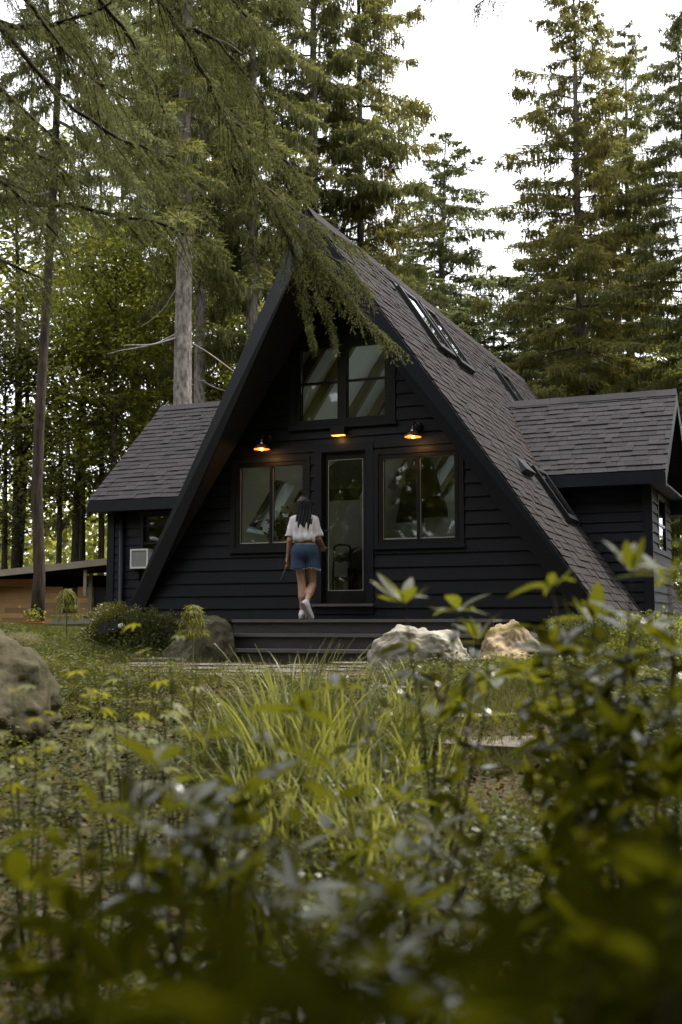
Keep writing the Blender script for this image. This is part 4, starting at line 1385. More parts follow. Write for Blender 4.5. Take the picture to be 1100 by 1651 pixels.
LHIP, LKNEE, LANK = (-0.072, 0.0, 0.86), (-0.030, 0.035, 0.455), (-0.018, -0.010, 0.095)
RHIP, RKNEE, RANK = (0.085, 0.0, 0.86), (0.104, 0.085, 0.445), (0.036, -0.120, 0.215)
LSH, LEL, LWR, LHA = (-0.138, 0.0, 1.285), (-0.185, -0.02, 1.015), (-0.208, 0.035, 0.825), (-0.220, 0.05, 0.755)
RSH, REL, RWR, RHA = (0.133, 0.0, 1.285), (0.185, -0.01, 1.045), (0.240, 0.17, 0.955), (0.245, 0.235, 0.915)

def body_sdf(X, Y, Z):
    d = ell(X, Y, Z, (0.0, 0.02, 1.470), (0.074, 0.092, 0.105))
    d = smin(d, ell(X, Y, Z, (0.0, 0.055, 1.425), (0.052, 0.055, 0.060)), 0.03)       # jaw
    d = smin(d, cap(X, Y, Z, (0, 0.115, 1.465), (0, 0.122, 1.450), 0.010, 0.013), 0.012)  # nose
    for s in (-1, 1):
        d = smin(d, ell(X, Y, Z, (s * 0.076, 0.015, 1.462), (0.012, 0.020, 0.030)), 0.008)  # ears
        d = np.maximum(d, -ell(X, Y, Z, (s * 0.031, 0.118, 1.478), (0.015, 0.014, 0.009)))   # eye sockets
    d = np.maximum(d, -ell(X, Y, Z, (0, 0.116, 1.412), (0.024, 0.010, 0.004)))          # mouth line
    d = smin(d, cap(X, Y, Z, (0, 0.0, 1.30), (0, 0.015, 1.40), 0.052, 0.046), 0.03)
    d = smin(d, ell(X, Y, Z, (0, 0.0, 1.19), (0.150, 0.095, 0.155)), 0.05)
    d = smin(d, cap(X, Y, Z, LSH, RSH, 0.048, 0.048), 0.05)
    d = smin(d, ell(X, Y, Z, (0.012, 0.0, 1.02), (0.122, 0.085, 0.12)), 0.06)
    d = smin(d, ell(X, Y, Z, (0.010, -0.015, 0.885), (0.158, 0.115, 0.115)), 0.06)
    for a, k, n, rt in ((LHIP, LKNEE, LANK, 0), (RHIP, RKNEE, RANK, 0)):
        a, k, n = map(np.array, (a, k, n))
        d = smin(d, cap(X, Y, Z, a, k, 0.080, 0.050), 0.03)
        c = k + (n - k) * 0.32 + np.array([0, -0.012, 0])
        d = smin(d, cap(X, Y, Z, k, n, 0.048, 0.032), 0.02)
        d = smin(d, cap(X, Y, Z, k + (n - k) * 0.15, c + (n - k) * 0.15, 0.046, 0.046), 0.03)
    # feet inside the shoes
    d = smin(d, cap(X, Y, Z, LANK, (-0.010, 0.10, 0.035), 0.032, 0.026), 0.02)
    d = smin(d, cap(X, Y, Z, RANK, (0.070, -0.105, 0.055), 0.032, 0.026), 0.02)
    for sh, el, wr, ha, s in ((LSH, LEL, LWR, LHA, -1), (RSH, REL, RWR, RHA, 1)):
        d = smin(d, cap(X, Y, Z, sh, el, 0.046, 0.036), 0.02)
        d = smin(d, cap(X, Y, Z, el, wr, 0.037, 0.024), 0.015)
        w, h = np.array(wr), np.array(ha)
        ax = (h - w) / np.linalg.norm(h - w)
        side = np.array([0, 1, 0]) if s < 0 else np.array([1, 0, 0])
        side = side - ax * (side @ ax)
        side /= np.linalg.norm(side)
        d = smin(d, cap(X, Y, Z, w, h, 0.022, 0.026), 0.012)
        inn = np.cross(ax, side) * (1 if s < 0 else -1)
        for q, ln in ((-0.026, 0.050), (-0.009, 0.060), (0.009, 0.056), (0.026, 0.044)):
            b = h + side * q + ax * 0.012
            m1 = b + ax * ln * 0.6
            m2 = m1 + ax * ln * 0.15 + inn * ln * 0.55
            d = smin(d, np.minimum(cap(X, Y, Z, b, m1, 0.009, 0.008), cap(X, Y, Z, m1, m2, 0.008, 0.007)), 0.004)
        b = w + (h - w) * 0.5 + side * 0.026
        m1 = b + side * 0.022 + ax * 0.028 + inn * 0.010
        d = smin(d, np.minimum(cap(X, Y, Z, b, m1, 0.011, 0.009), cap(X, Y, Z, m1, m1 + ax * 0.026 + inn * 0.014, 0.009, 0.007)), 0.006)
    return d
iso_obj('body', body_sdf, (-0.34, -0.24, -0.01), (0.36, 0.36, 1.60), 0.0085, SKIN, woman)

def shirt_sdf(X, Y, Z):
    d = ell(X, Y, Z, (0, 0.0, 1.17), (0.178, 0.125, 0.22))
    d = smin(d, cap(X, Y, Z, (-0.112, 0, 1.28), (0.112, 0, 1.28), 0.060, 0.060), 0.05)
    d = smin(d, ell(X, Y, Z, (0.010, -0.01, 1.035), (0.160, 0.130, 0.085)), 0.05)
    d = smin(d, cap(X, Y, Z, (-0.132, 0, 1.28), (-0.188, -0.01, 1.05), 0.056, 0.066), 0.03)
    d = smin(d, cap(X, Y, Z, (0.128, 0, 1.28), (0.180, 0.0, 1.09), 0.056, 0.064), 0.03)
    fold = 0.0065 * np.sin(X * 85 + 2.5 * np.sin(Z * 7)) * np.clip((1.28 - Z) / 0.2, 0, 1) + 0.002 * np.sin(Z * 34 + X * 50)
    d = d + fold
    hem = 0.995 + 0.012 * np.sin(X * 30)
    d = np.maximum(d, np.where(np.abs(X) > 0.150 + 0.0 * Z, 1.065 - Z + 0.10 * (np.abs(X) - 0.20), hem - Z))
    d = np.maximum(d, Z - (1.345 - 0.4 * np.maximum(np.abs(X) - 0.10, 0)))
    d = np.maximum(d, -(cap(X, Y, Z, (0, 0.01, 1.30), (0, 0.02, 1.45), 0.060, 0.075)))
    # hollow below so the midriff shows
    return d
iso_obj('shirt', shirt_sdf, (-0.30, -0.20, 0.96), (0.30, 0.20, 1.40), 0.0085, SHIRT, woman)

def shorts_sdf(X, Y, Z):
    d = ell(X, Y, Z, (0.010, -0.015, 0.875), (0.172, 0.130, 0.150))
    d = smin(d, ell(X, Y, Z, (0.012, -0.004, 0.955), (0.138, 0.104, 0.09)), 0.04)
    lg = np.minimum(cap(X, Y, Z, (-0.072, -0.005, 0.86), (-0.068, 0.0, 0.60), 0.098, 0.106),
                    cap(X, Y, Z, (0.090, -0.005, 0.86), (0.108, 0.01, 0.60), 0.098, 0.108))
    d = smin(d, lg, 0.03)
    d = d + 0.002 * np.sin(X * 60 + Z * 25)
    d = np.maximum(d, 0.648 + 0.012 * np.sin(X * 22) - Z)
    return np.maximum(d, Z - 0.958)
iso_obj('shorts', shorts_sdf, (-0.24, -0.20, 0.60), (0.28, 0.20, 1.0), 0.0085, DENIM, woman)
# frayed hem threads
rngf = np.random.default_rng(4)
fr = MB()
for k in range(150):
    a = rngf.uniform(0, 6.28)
    s = rngf.choice([-1, 1])
    cx = -0.068 if s < 0 else 0.108
    x, y = cx + 0.105 * math.cos(a), 0.005 + 0.105 * math.sin(a)
    z = 0.655 + 0.012 * math.sin(x * 22)
    l = rngf.uniform(0.012, 0.034)
    fr.add([(x, y, z), (x + 0.004, y, z), (x + rngf.normal() * 0.006, y + rngf.normal() * 0.005, z - l)], [(0, 1, 2)])
kind(fr.build('hem_fringe', FRAY, woman), 'stuff')
MB().tube([(0.012 + 0.142 * math.cos(a), -0.004 + 0.108 * math.sin(a), 0.945) for a in np.linspace(0, 2 * math.pi, 25)], 0.009, 6, False).build('waistband', DENIM, woman, True)

def hair_sdf(X, Y, Z):
    d = ell(X, Y, Z, (0.0, 0.010, 1.484), (0.096, 0.110, 0.119))
    wz = np.clip((1.50 - Z) / 0.36, 0, 1)
    dr = np.sqrt((X / (0.098 + 0.012 * wz)) ** 2 + ((Y + 0.055 + 0.035 * wz) / (0.052 - 0.012 * wz)) ** 2)
    dr = (dr - 1) * 0.045
    dr = np.maximum(dr, Z - 1.52)
    bot = 1.165 + 0.035 * np.sin(X * 75 + 0.6) * np.sin(X * 31) + 1.6 * np.abs(X) ** 1.5
    dr = np.maximum(dr, (bot - Z) * 0.6)
    d = smin(d, dr, 0.03)
    d = d + 0.004 * np.sin(X * 150 + 3 * np.sin(Z * 12)) * np.clip((1.52 - Z) / 0.1, 0, 1)
    return np.maximum(d, -ell(X, Y, Z, (0, 0.105, 1.445), (0.068, 0.075, 0.085)))
iso_obj('hair', hair_sdf, (-0.16, -0.18, 1.10), (0.16, 0.14, 1.62), 0.007, HAIRM, woman)

def shoe(heel, toe, ank, name='shoe'):
    heel, toe, ank = map(np.array, (heel, toe, ank))
    ax = (toe - heel) / np.linalg.norm(toe - heel)
    upv = ank - heel
    upv = upv - ax * (upv @ ax)
    upv /= np.linalg.norm(upv)
    sd = np.cross(ax, upv)
    def f(X, Y, Z):
        d = cap(X, Y, Z, heel + upv * 0.035, toe + upv * 0.028, 0.038, 0.034)
        d = smin(d, cap(X, Y, Z, heel + ax * 0.03 + upv * 0.05, ank, 0.040, 0.040), 0.03)
        d = smin(d, cap(X, Y, Z, heel + ax * 0.05 + upv * 0.06, toe - ax * 0.05 + upv * 0.03, 0.036, 0.032), 0.03)
        q = (X - heel[0]) * upv[0] + (Y - heel[1]) * upv[1] + (Z - heel[2]) * upv[2]
        return np.maximum(d, 0.010 - q)
    def g(X, Y, Z):
        d = cap(X, Y, Z, heel + upv * 0.010, toe + upv * 0.010, 0.042, 0.039)
        q = (X - heel[0]) * upv[0] + (Y - heel[1]) * upv[1] + (Z - heel[2]) * upv[2]
        return np.maximum(d, np.abs(q - 0.005) - 0.012)
    lo = np.minimum(np.minimum(heel, toe), ank) - 0.07
    hi = np.maximum(np.maximum(heel, toe), ank) + 0.07
    s = iso_obj(name, f, lo, hi, 0.006, SHOEM, woman)
    iso_obj('sole', g, lo, hi, 0.006, SOLEM, s)
shoe((-0.026, -0.055, 0.006), (-0.004, 0.145, 0.006), (-0.018, -0.010, 0.095))
shoe((-0.012, -0.170, 0.178), (0.085, -0.128, 0.012), (0.034, -0.120, 0.215))

# tool in her left hand
hp = Matrix.Rotation(YAW, 3, 'Z') @ Vector((-0.219, 0.055, 0.742)) + Vector((pp[0], pp[1], 0.526))
saw = thing('pruning_saw', 'pruning saw with orange handle held in the woman\'s left hand', 'hand tool', tuple(hp), YAW)
ORANGE = mat('orange_handle', (0.75, 0.22, 0.015), 0.45, noise=0.2, nscale=20, dark=(0.5, 0.13, 0.01))
MB().tube([(0.030, 0.0, 0.045), (0.016, 0.0, 0.0), (-0.010, -0.004, -0.055), (-0.020, -0.006, -0.085)], [0.011, 0.013, 0.014, 0.010], 8).build('handle', ORANGE, saw, True)
STEEL = mat('steel_blade', (0.20, 0.20, 0.20), 0.35, metal=0.7)
MB().hexa([(-0.013, -0.008, -0.080), (-0.030, -0.008, -0.086), (-0.030, -0.005, -0.086), (-0.013, -0.005, -0.080),
           (-0.088, -0.030, -0.245), (-0.096, -0.030, -0.243), (-0.096, -0.028, -0.243), (-0.088, -0.028, -0.245)]).build('blade', STEEL, saw)

# ------------------------------------------------------------------ things seen through the glass
tk = onY(551, 952, 0.75)
ht = thing('hand_truck', 'black hand truck standing inside the glass door', 'hand truck', (tk[0], 0.75, 0.702), 0.1)
BT = mat('painted_tube', (0.035, 0.038, 0.038), 0.35, metal=0.3)
GT = mat('grey_steel_plate', (0.16, 0.19, 0.19), 0.45, metal=0.4)
for s in (-1, 1):
    MB().tube([(s * 0.13, 0, 0.10), (s * 0.13, 0.02, 0.55), (s * 0.12, 0.03, 0.80)], 0.014, 8).build('rail', BT, ht, True)
MB().tube([(-0.12, 0.03, 0.80), (-0.11, 0.02, 0.86), (-0.05, 0.01, 0.88), (0.05, 0.01, 0.88), (0.11, 0.02, 0.86), (0.12, 0.03, 0.80)], 0.016, 8).build('handle', BT, ht, True)
for z, w in ((0.66, 0.012), (0.40, 0.030), (0.20, 0.012)):
    MB().box(-0.13, 0.13, 0.0, 0.02, z - w, z + w).build('crossbar', GT, ht)
MB().box(-0.15, 0.15, -0.22, -0.01, 0.01, 0.02).build('toe_plate', GT, ht)
for s in (-1, 1):
    w_ = MB().tube([(s * 0.15, 0.06, 0.10), (s * 0.20, 0.06, 0.10)], 0.10, 16).build('wheel', BT, ht)
cyl = onY(549, 930, 0.62)
MB().lathe([(0.001, 0.36), (0.045, 0.355), (0.058, 0.32), (0.058, 0.0), (0.001, 0.0)], 16, (0.0, -0.12, 0.022)).build('canister', GT, ht, True)

gm = onY(573, 900, 0.95)
jk = thing('clothed_figure', 'person-like grey and dark clothed shape reaching toward the hand truck behind the glass door', 'clothing', (gm[0], 0.95, 0.702), 0)  # taken for a leaning person; only the clothes are modelled
GREYF = mat('grey_cloth', (0.20, 0.21, 0.195), 0.9, noise=0.5, nscale=9, dark=(0.13, 0.135, 0.125))
DARKF = mat('dark_cloth', (0.028, 0.028, 0.03), 0.9, noise=0.4, nscale=9, dark=(0.018, 0.018, 0.02))
def garment(X, Y, Z):
    d = ell(X, Y, Z, (0.03, 0, 0.66), (0.145, 0.11, 0.19))
    d = smin(d, cap(X, Y, Z, (0.02, -0.03, 0.76), (-0.20, -0.10, 0.70), 0.085, 0.06), 0.04)
    return np.maximum(d + 0.008 * np.sin(X * 45 + Z * 60) + 0.006 * np.sin(Z * 90 - X * 50), 0.50 - Z)
iso_obj('cloth', garment, (-0.34, -0.26, 0.42), (0.26, 0.20, 0.95), 0.014, GREYF, jk)
def lower(X, Y, Z):
    return np.minimum(cap(X, Y, Z, (-0.03, 0, 0.52), (-0.04, 0.02, 0.05), 0.085, 0.06), cap(X, Y, Z, (0.09, 0.02, 0.52), (0.10, 0.03, 0.05), 0.085, 0.06))
iso_obj('lower_cloth', lower, (-0.2, -0.16, -0.03), (0.24, 0.2, 0.66), 0.016, DARKF, jk)

pt = onY(450, 872, 0.40)
hpnt = thing('house_plant', 'dark potted plant on the ledge inside the left front window', 'plant', (pt[0], 0.40, 1.50), 0)
MB().lathe([(0.001, 0.0), (0.055, 0.0), (0.075, 0.13), (0.070, 0.13), (0.001, 0.12)], 16).build('pot', TERRA, hpnt, True)
rg = np.random.default_rng(6)
n = 260
P = rg.normal(scale=(0.12, 0.09, 0.09), size=(n, 3)) + (0.10, 0, 0.34)
D = unit(rg.normal(size=(n, 3))) * 0.07
link('foliage', quads_mesh('foliage', [kites(P, D, perp(unit(D), rg), rg.uniform(0.02, 0.035, n))], LEAF_D), hpnt)
MB().tube([(0, 0, 0.12), (0.03, 0, 0.22), (0.09, 0, 0.34)], 0.008, 5).build('stem', STEMM, hpnt)
MB().box(-1.60, -0.45, 0.17, 0.62, 1.46, 1.498).build('window_shelf', BEAM, house)

# ------------------------------------------------------------------ rocks
def rock(name, label, c, size, seed, m, rz=0.0, cuts=5, group='boulders around the steps', rough=0.10, flat=0.2):
    rng = random.Random(seed)
    bm = bmesh.new()
    bmesh.ops.create_icosphere(bm, subdivisions=6, radius=1.0)
    planes = []
    for _ in range(cuts):
        n = Vector((rng.uniform(-1, 1), rng.uniform(-1, 1), rng.uniform(-0.2, 1))).normalized()
        planes.append((n, rng.uniform(0.62, 0.85)))
    off = Vector((seed * 3.1, seed * 1.7, seed * 0.9))
    for v in bm.verts:
        p = v.co.copy()
        for n, d in planes:
            e = p.dot(n) - d
            if e > 0:
                p -= n * e * 0.88
        nz = mnoise.fractal(p * 1.6 + off, 1.0, 2.1, 7) + 0.5 * mnoise.ridged_multi_fractal(p * 2.5 + off, 0.9, 2.2, 4, 1.0, 2.0) - 0.5
        p += v.co * nz * rough
        if p.z < -flat:
            p.z = -flat + (p.z + flat) * 0.2
        v.co = Vector((p.x * size[0], p.y * size[1], (p.z + flat) * size[2]))
    me = bpy.data.meshes.new(name)
    bm.to_mesh(me)
    bm.free()
    me.materials.append(m)
    me.polygons.foreach_set('use_smooth', [True] * len(me.polygons))
    o = link(name, me)
    o.location = c
    o.rotation_euler = (0, 0, rz)
    return tag(o, label, 'rock', group)

def gpt(px, depth, dz=0.0):
    p = at(px, 1000, depth)
    return (p[0], p[1], ground_z(p[0], p[1]) + dz)

rock('boulder', 'grey green rounded boulder at the left end of the steps', gpt(325, 14.3, -0.04), (0.44, 0.42, 0.56), 1, ROCKG, 0.4, 6, rough=0.11)
rock('boulder', 'large pale boulder at the right end of the steps', gpt(688, 12.2, -0.10), (0.60, 0.45, 0.47), 2, ROCKW, YAW, 8, rough=0.12)
rock('boulder', 'tan orange boulder behind the pale boulder right of the steps', gpt(828, 13.2, -0.09), (0.50, 0.42, 0.52), 3, ROCKT, YAW + 0.2, 9, rough=0.14)
rock('boulder', 'big sloping grey boulder cut off by the left edge of the picture', gpt(-72, 8.2, -0.08), (0.74, 0.80, 0.64), 14, ROCKG, 0.9, 7, rough=0.15)
rock('stone', 'low grey stone in the grass beside the left boulder', gpt(190, 7.6, -0.02), (0.22, 0.16, 0.09), 5, ROCKG, 0.3)
rock('stone', 'small pale stone among the plants at the centre', gpt(690, 5.6, -0.02), (0.10, 0.09, 0.08), 6, ROCKW, 0.8)
rock('stone', 'rounded brown stone under the shrub on the right', gpt(1010, 4.6, -0.03), (0.22, 0.18, 0.15), 7, ROCKT, 0.1)
rock('stone', 'flat mossy stone in the mulch left of the strap leaved plants', gpt(255, 6.6, -0.02), (0.30, 0.2, 0.08), 8, ROCKG, 0.5)

# ------------------------------------------------------------------ stone path from the steps
path = kind(bpy.data.objects.new('path', None), 'structure')
COL.objects.link(path)
def flag(cx, cy, r, seed, sx=1.0, rz=0.0, h=0.010):
    rng = random.Random(seed)
    n = 9
    pts = []
    for k in range(n):
        a = 2 * math.pi * k / n + rng.uniform(-0.18, 0.18)
        q = r * rng.uniform(0.82, 1.12)
        x, y = q * math.cos(a) * sx, q * math.sin(a)
        pts.append((cx + x * math.cos(rz) - y * math.sin(rz), cy + x * math.sin(rz) + y * math.cos(rz)))
    z = ground_z(cx, cy) - 0.004
    m = MB()
    vs = [(x, y, z - 0.10) for x, y in pts] + [(x, y, z + h * 0.75) for x, y in pts] + [(cx + (x - cx) * 0.95, cy + (y - cy) * 0.95, z + h) for x, y in pts]
    fs = [tuple(range(2 * n, 3 * n))] + [(i + a * n, (i + 1) % n + a * n, (i + 1) % n + (a + 1) * n, i + (a + 1) * n) for a in (0, 1) for i in range(n)]
    m.add(vs, fs)
    m.build('paving_stone', FLAG, path)
rng = random.Random(9)
k = 0
for row in range(5):
    y = -2.02 - row * 0.52
    for i in range(5):
        x = -1.25 + i * 0.56 + (0.22 if row % 2 else 0) + rng.uniform(-0.05, 0.05) + row * 0.12
        flag(x, y + rng.uniform(-0.05, 0.05), 0.27, 100 + k, 1.05, rng.uniform(-0.3, 0.3))
        k += 1
for px, d, r in ((650, 10.2, 0.30), (745, 8.9, 0.36), (800, 8.0, 0.55)):
    p = gpt(px, d)
    flag(p[0], p[1], r, int(px), 1.25, YAW, 0.015)
p = gpt(246, 14.0)
flag(p[0], p[1], 0.34, 555, 1.3, YAW, 0.05)

# ------------------------------------------------------------------ shed on the left
sp = at(70, 1000, 24.0)
sg = ground_z(sp[0], sp[1], False)
shed = thing('shed', 'low wooden shed with horizontal cedar boards left of the cabin', 'shed', (sp[0], sp[1], 0.0), YAW)
def sx_(px): return (px - 70) / F_PX * 24.0
def sz_(py): return 0.45 + (HOR - py) / F_PX * 24.0
x0, x1 = sx_(-70), sx_(215)
zb = sg - 0.2
holes = [(sx_(99), sx_(123), sz_(986), sz_(946)), (sx_(149), sx_(170), zb, sz_(946))]
MB().box(x0, x1, 0.10, 0.14, zb, sz_(948)).build('backing', UNDER, shed)
rngs = random.Random(17)
z = zb
while z < sz_(947):
    zt = min(z + 0.105, sz_(946))
    for a, b in interval_sub(x0, x1, [(h[0], h[1]) for h in holes if h[2] < zt - 0.01 and h[3] > z + 0.01]):
        x = a
        while x < b - 0.02:
            e = min(b, x + rngs.uniform(0.6, 1.4))
            if b - e < 0.2:
                e = b
            MB().box(x + 0.001, e - 0.002, 0.06 + rngs.uniform(0, 0.006), 0.099, z, zt - 0.003).build('board', CEDAR, shed)
            x = e
    z += 0.105
MB().box(x0, sx_(68), 0.061, 0.12, sz_(946) + 0.001, sz_(934)).build('upper_board', CEDAR, shed)
MB().box(sx_(141), sx_(147), 0.02, 0.06, zb, sz_(925)).build('post', PALEW, shed)
MB().box(sx_(138), sx_(143), -0.3, -0.22, sz_(962), sz_(920)).build('bracket', PALEW, shed)
for h in holes:
    MB().box(h[0] + 0.01, h[1] - 0.01, 0.101, 0.105, max(h[2], zb) + 0.01, h[3] - 0.01).build('pane', GLASS, shed)
MB().box(x0, x1, 0.9, 1.0, sz_(948), sz_(925)).build('clerestory', UNDER, shed)
ra, rb = (x0 - 0.3, sz_(938)), (x1 + 0.2, sz_(903))
MB().hexa([(ra[0], -0.35, ra[1]), (rb[0], -0.35, rb[1]), (rb[0], 2.6, rb[1]), (ra[0], 2.6, ra[1]), (ra[0], -0.35, ra[1] + 0.07), (rb[0], -0.35, rb[1] + 0.07), (rb[0], 2.6, rb[1] + 0.07), (ra[0], 2.6, ra[1] + 0.07)]).build('roof', BARKD, shed)
MB().hexa([(ra[0], -0.40, ra[1] - 0.05), (rb[0], -0.40, rb[1] - 0.05), (rb[0], -0.352, rb[1] - 0.05), (ra[0], -0.352, ra[1] - 0.05), (ra[0], -0.40, ra[1] + 0.085), (rb[0], -0.40, rb[1] + 0.085), (rb[0], -0.352, rb[1] + 0.085), (ra[0], -0.352, ra[1] + 0.085)]).build('fascia', PALEW, shed)

def slab_steps():
    p = at(120, 1000, 20.0)
    t = thing('garden_steps', 'low grey timber steps in front of the wooden shed', 'steps', (p[0], p[1], 0.0), YAW)
    f = lambda px: (px - 120) / F_PX * 20
    g = lambda py: 0.45 + (HOR - py) / F_PX * 20
    for (a, b, py, d0, d1, hgt) in ((70, 172, 991, 0.5, 1.2, 0.13), (58, 172, 1004, 0.0, 0.6, 0.13), (50, 150, 1017, -0.5, 0.1, 0.12)):
        MB().box(f(a), f(b), d0, d1, g(py) - 0.025, g(py)).build('tread', PALEW, t)
        MB().box(f(a) + 0.02, f(b) - 0.02, d0 + 0.03, d0 + 0.06, g(py) - hgt - 0.1, g(py) - 0.026).build('riser', CONC, t)
slab_steps()

p = gpt(54, 16.5)
tb = thing('planter', 'small orange terracotta trough by the dark straight trunk', 'planter', (p[0], p[1], 0.45 + (HOR - 1019) / F_PX * 16.5), YAW)
m = MB()
m.hexa([(-0.11, -0.06, 0), (0.11, -0.06, 0), (0.11, 0.06, 0), (-0.11, 0.06, 0), (-0.14, -0.08, 0.13), (0.14, -0.08, 0.13), (0.14, 0.08, 0.13), (-0.14, 0.08, 0.13)])
m.build('trough', TERRA, tb)
MB().box(-0.15, 0.15, -0.09, 0.09, 0.131, 0.15).build('rim', TERRA, tb)
rg = np.random.default_rng(9)
P = rg.normal(scale=(0.07, 0.04, 0.06), size=(120, 3)) + (0, 0, 0.22)
D = unit(rg.normal(size=(120, 3)) + (0, 0, 0.6)) * 0.06
link('foliage', quads_mesh('foliage', [kites(P, D, perp(unit(D), rg), rg.uniform(0.01, 0.02, 120))], LEAF_M), tb)

p = gpt(176, 15.0)
gl = thing('garden_light', 'small black solar panel garden light tilted in the grass by the bush', 'garden light', (p[0], p[1], 0.45 + (HOR - 1026) / F_PX * 15.0), YAW)
o = MB().box(-0.125, 0.125, -0.012, 0.0, 0.04, 0.19).build('panel', BLACKMETAL, gl)
o.rotation_euler = (-0.25, -0.12, 0)
for k in range(3):
    q = MB().box(-0.105, 0.105, -0.0145, -0.0122, 0.055 + k * 0.043, 0.090 + k * 0.043).build('cell', mat('solar_cell', (0.02, 0.022, 0.02), 0.25), gl)
    q.rotation_euler = (-0.25, -0.12, 0)
MB().tube([(0.13, 0.05, 0.13), (0.18, 0.0, 0.13)], [0.035, 0.042], 12).build('lamp_head', WHITEP, gl, True)
MB().tube([(0, 0.02, -0.15), (0, 0.02, 0.1)], 0.012, 6).build('stake', BLACKMETAL, gl)

# ------------------------------------------------------------------ bushes
def bush(px, depth, label, r, h, nleaf, m, seed, size=0.03, name='bush', dz=0.0):
    rng = np.random.default_rng(seed)
    p = gpt(px, depth, dz)
    t = thing(name, label, 'bush', p, 0, 'clipped bushes by the cabin')
    st = MB()
    for k in range(14):
        a = k * 2.4
        e = np.array([math.cos(a) * r * 0.7, math.sin(a) * r * 0.7, h * (0.6 + 0.35 * rng.random())])
        st.tube([(0.02 * math.cos(a), 0.02 * math.sin(a), -0.05), e * (0.45, 0.45, 0.5), e], [0.012, 0.008, 0.004], 4, False)
    st.build('stems', STEMM, t)
    v = unit(rng.normal(size=(nleaf, 3)))
    v[:, 2] = np.abs(v[:, 2]) * 1.0 - 0.15
    lump = 1 + 0.12 * np.sin(v[:, 0] * 9 + seed) * np.sin(v[:, 1] * 8) + 0.10 * np.sin(v[:, 2] * 14)
    q = rng.random(nleaf) ** 0.28
    P = v * (q * lump)[:, None] * np.array([r, r, h]) + rng.normal(scale=0.03, size=(nleaf, 3)) + (0, 0, h * 0.12)
    D = unit(v + rng.normal(scale=0.7, size=v.shape)) * (size * rng.uniform(0.7, 1.4, nleaf))[:, None]
    V = kites(P, D, perp(unit(D), rng), size * rng.uniform(0.3, 0.5, nleaf))
    link('crown', quads_mesh('crown', [V], m), t)
LEAF_Y = mat('golden_bush_leaves', (0.10, 0.095, 0.016), 0.5, var=0.35, hue=(0.055, 0.06, 0.012), transl=(0.18, 0.16, 0.02), tw=0.3)
bush(186, 15.4, 'yellow green rounded bush in front of the left wing', 0.40, 0.62, 9000, LEAF_Y, 1, 0.03)
bush(240, 15.2, 'dark green rounded bush between the golden bush and the A-frame', 0.42, 0.60, 8000, LEAF_D, 2, 0.03)
bush(945, 12.6, 'small leaved green bush right of the tan boulder', 0.52, 0.62, 9000, LEAF_D, 3, 0.025)
bush(1060, 12.0, 'low bush at the right below the right wing', 0.55, 0.55, 7000, LEAF_M, 4, 0.03)

# ------------------------------------------------------------------ foreground plants
def leaf_mesh(name, m, wid=0.30, curl=0.18, fold=0.10, seg=6, point=0.0, seed=0):
    """unit leaf along +Y, upper side +Z; widest a little past the middle"""
    rng = random.Random(seed)
    mb = MB()
    vs, fs = [], []
    tw = rng.uniform(-0.12, 0.12)
    for k in range(seg + 1):
        t = k / seg
        w = wid * 0.5 * (math.sin(math.pi * min(t ** (0.85 + point), 1.0)) ** 0.8 if 0 < t < 1 else 0.0) + (0.012 if k in (0,) else 0.001)
        z = -curl * t * t + 0.06 * math.sin(2.6 * t + seed)
        sx = tw * t * t
        vs += [(sx - w, t, z + fold * w * 2), (sx, t, z), (sx + w, t, z + fold * w * 2)]
    for k in range(seg):
        a = 3 * k
        fs += [(a, a + 1, a + 4, a + 3), (a + 1, a + 2, a + 5, a + 4)]
    mb.add(vs, fs)
    return mb.mesh(name, m, True)

RL = [leaf_mesh('leaf', RHO, 0.30 + 0.03 * (k % 3), 0.10 + 0.10 * (k % 4), 0.08 + 0.05 * (k % 2), seed=k) for k in range(6)]
RLD = [leaf_mesh('leaf', RHOD, 0.30 + 0.03 * (k % 3), 0.10 + 0.10 * (k % 4), 0.08 + 0.05 * (k % 2), seed=k + 9) for k in range(6)]

def leaf_mtx(p, d, nrm, s):
    d = Vector(d).normalized()
    n = Vector(nrm)
    n = (n - d * n.dot(d))
    if n.length < 1e-3:
        n = Vector((1, 0, 0)) - d * d.x
    n.normalize()
    x = d.cross(n)
    m = Matrix.Identity(4)
    for i in range(3):
        m[i][0], m[i][1], m[i][2], m[i][3] = x[i] * s, d[i] * s, n[i] * s, p[i]
    return m

def whorl(t, o, p, axis, n, L, meshes, rng, rise=0.35):
    axis = Vector(axis).normalized()
    a0 = rng.uniform(0, 6.28)
    u = axis.orthogonal().normalized()
    w = axis.cross(u)
    for k in range(n):
        a = a0 + 2 * math.pi * k / n + rng.uniform(-0.25, 0.25)
        r = u * math.cos(a) + w * math.sin(a)
        d = (r + axis * (rise + rng.uniform(-0.55, 0.55))).normalized()
        nn = axis - d * axis.dot(d)
        nn = nn + r * -0.1 + Vector((rng.uniform(-0.45, 0.45), rng.uniform(-0.45, 0.45), 0))
        q = Vector(p) + r * 0.006 - Vector(o)
        link('leaf', rng.choice(meshes), t, leaf_mtx(q, d, nn, L * rng.uniform(0.55, 1.2)))

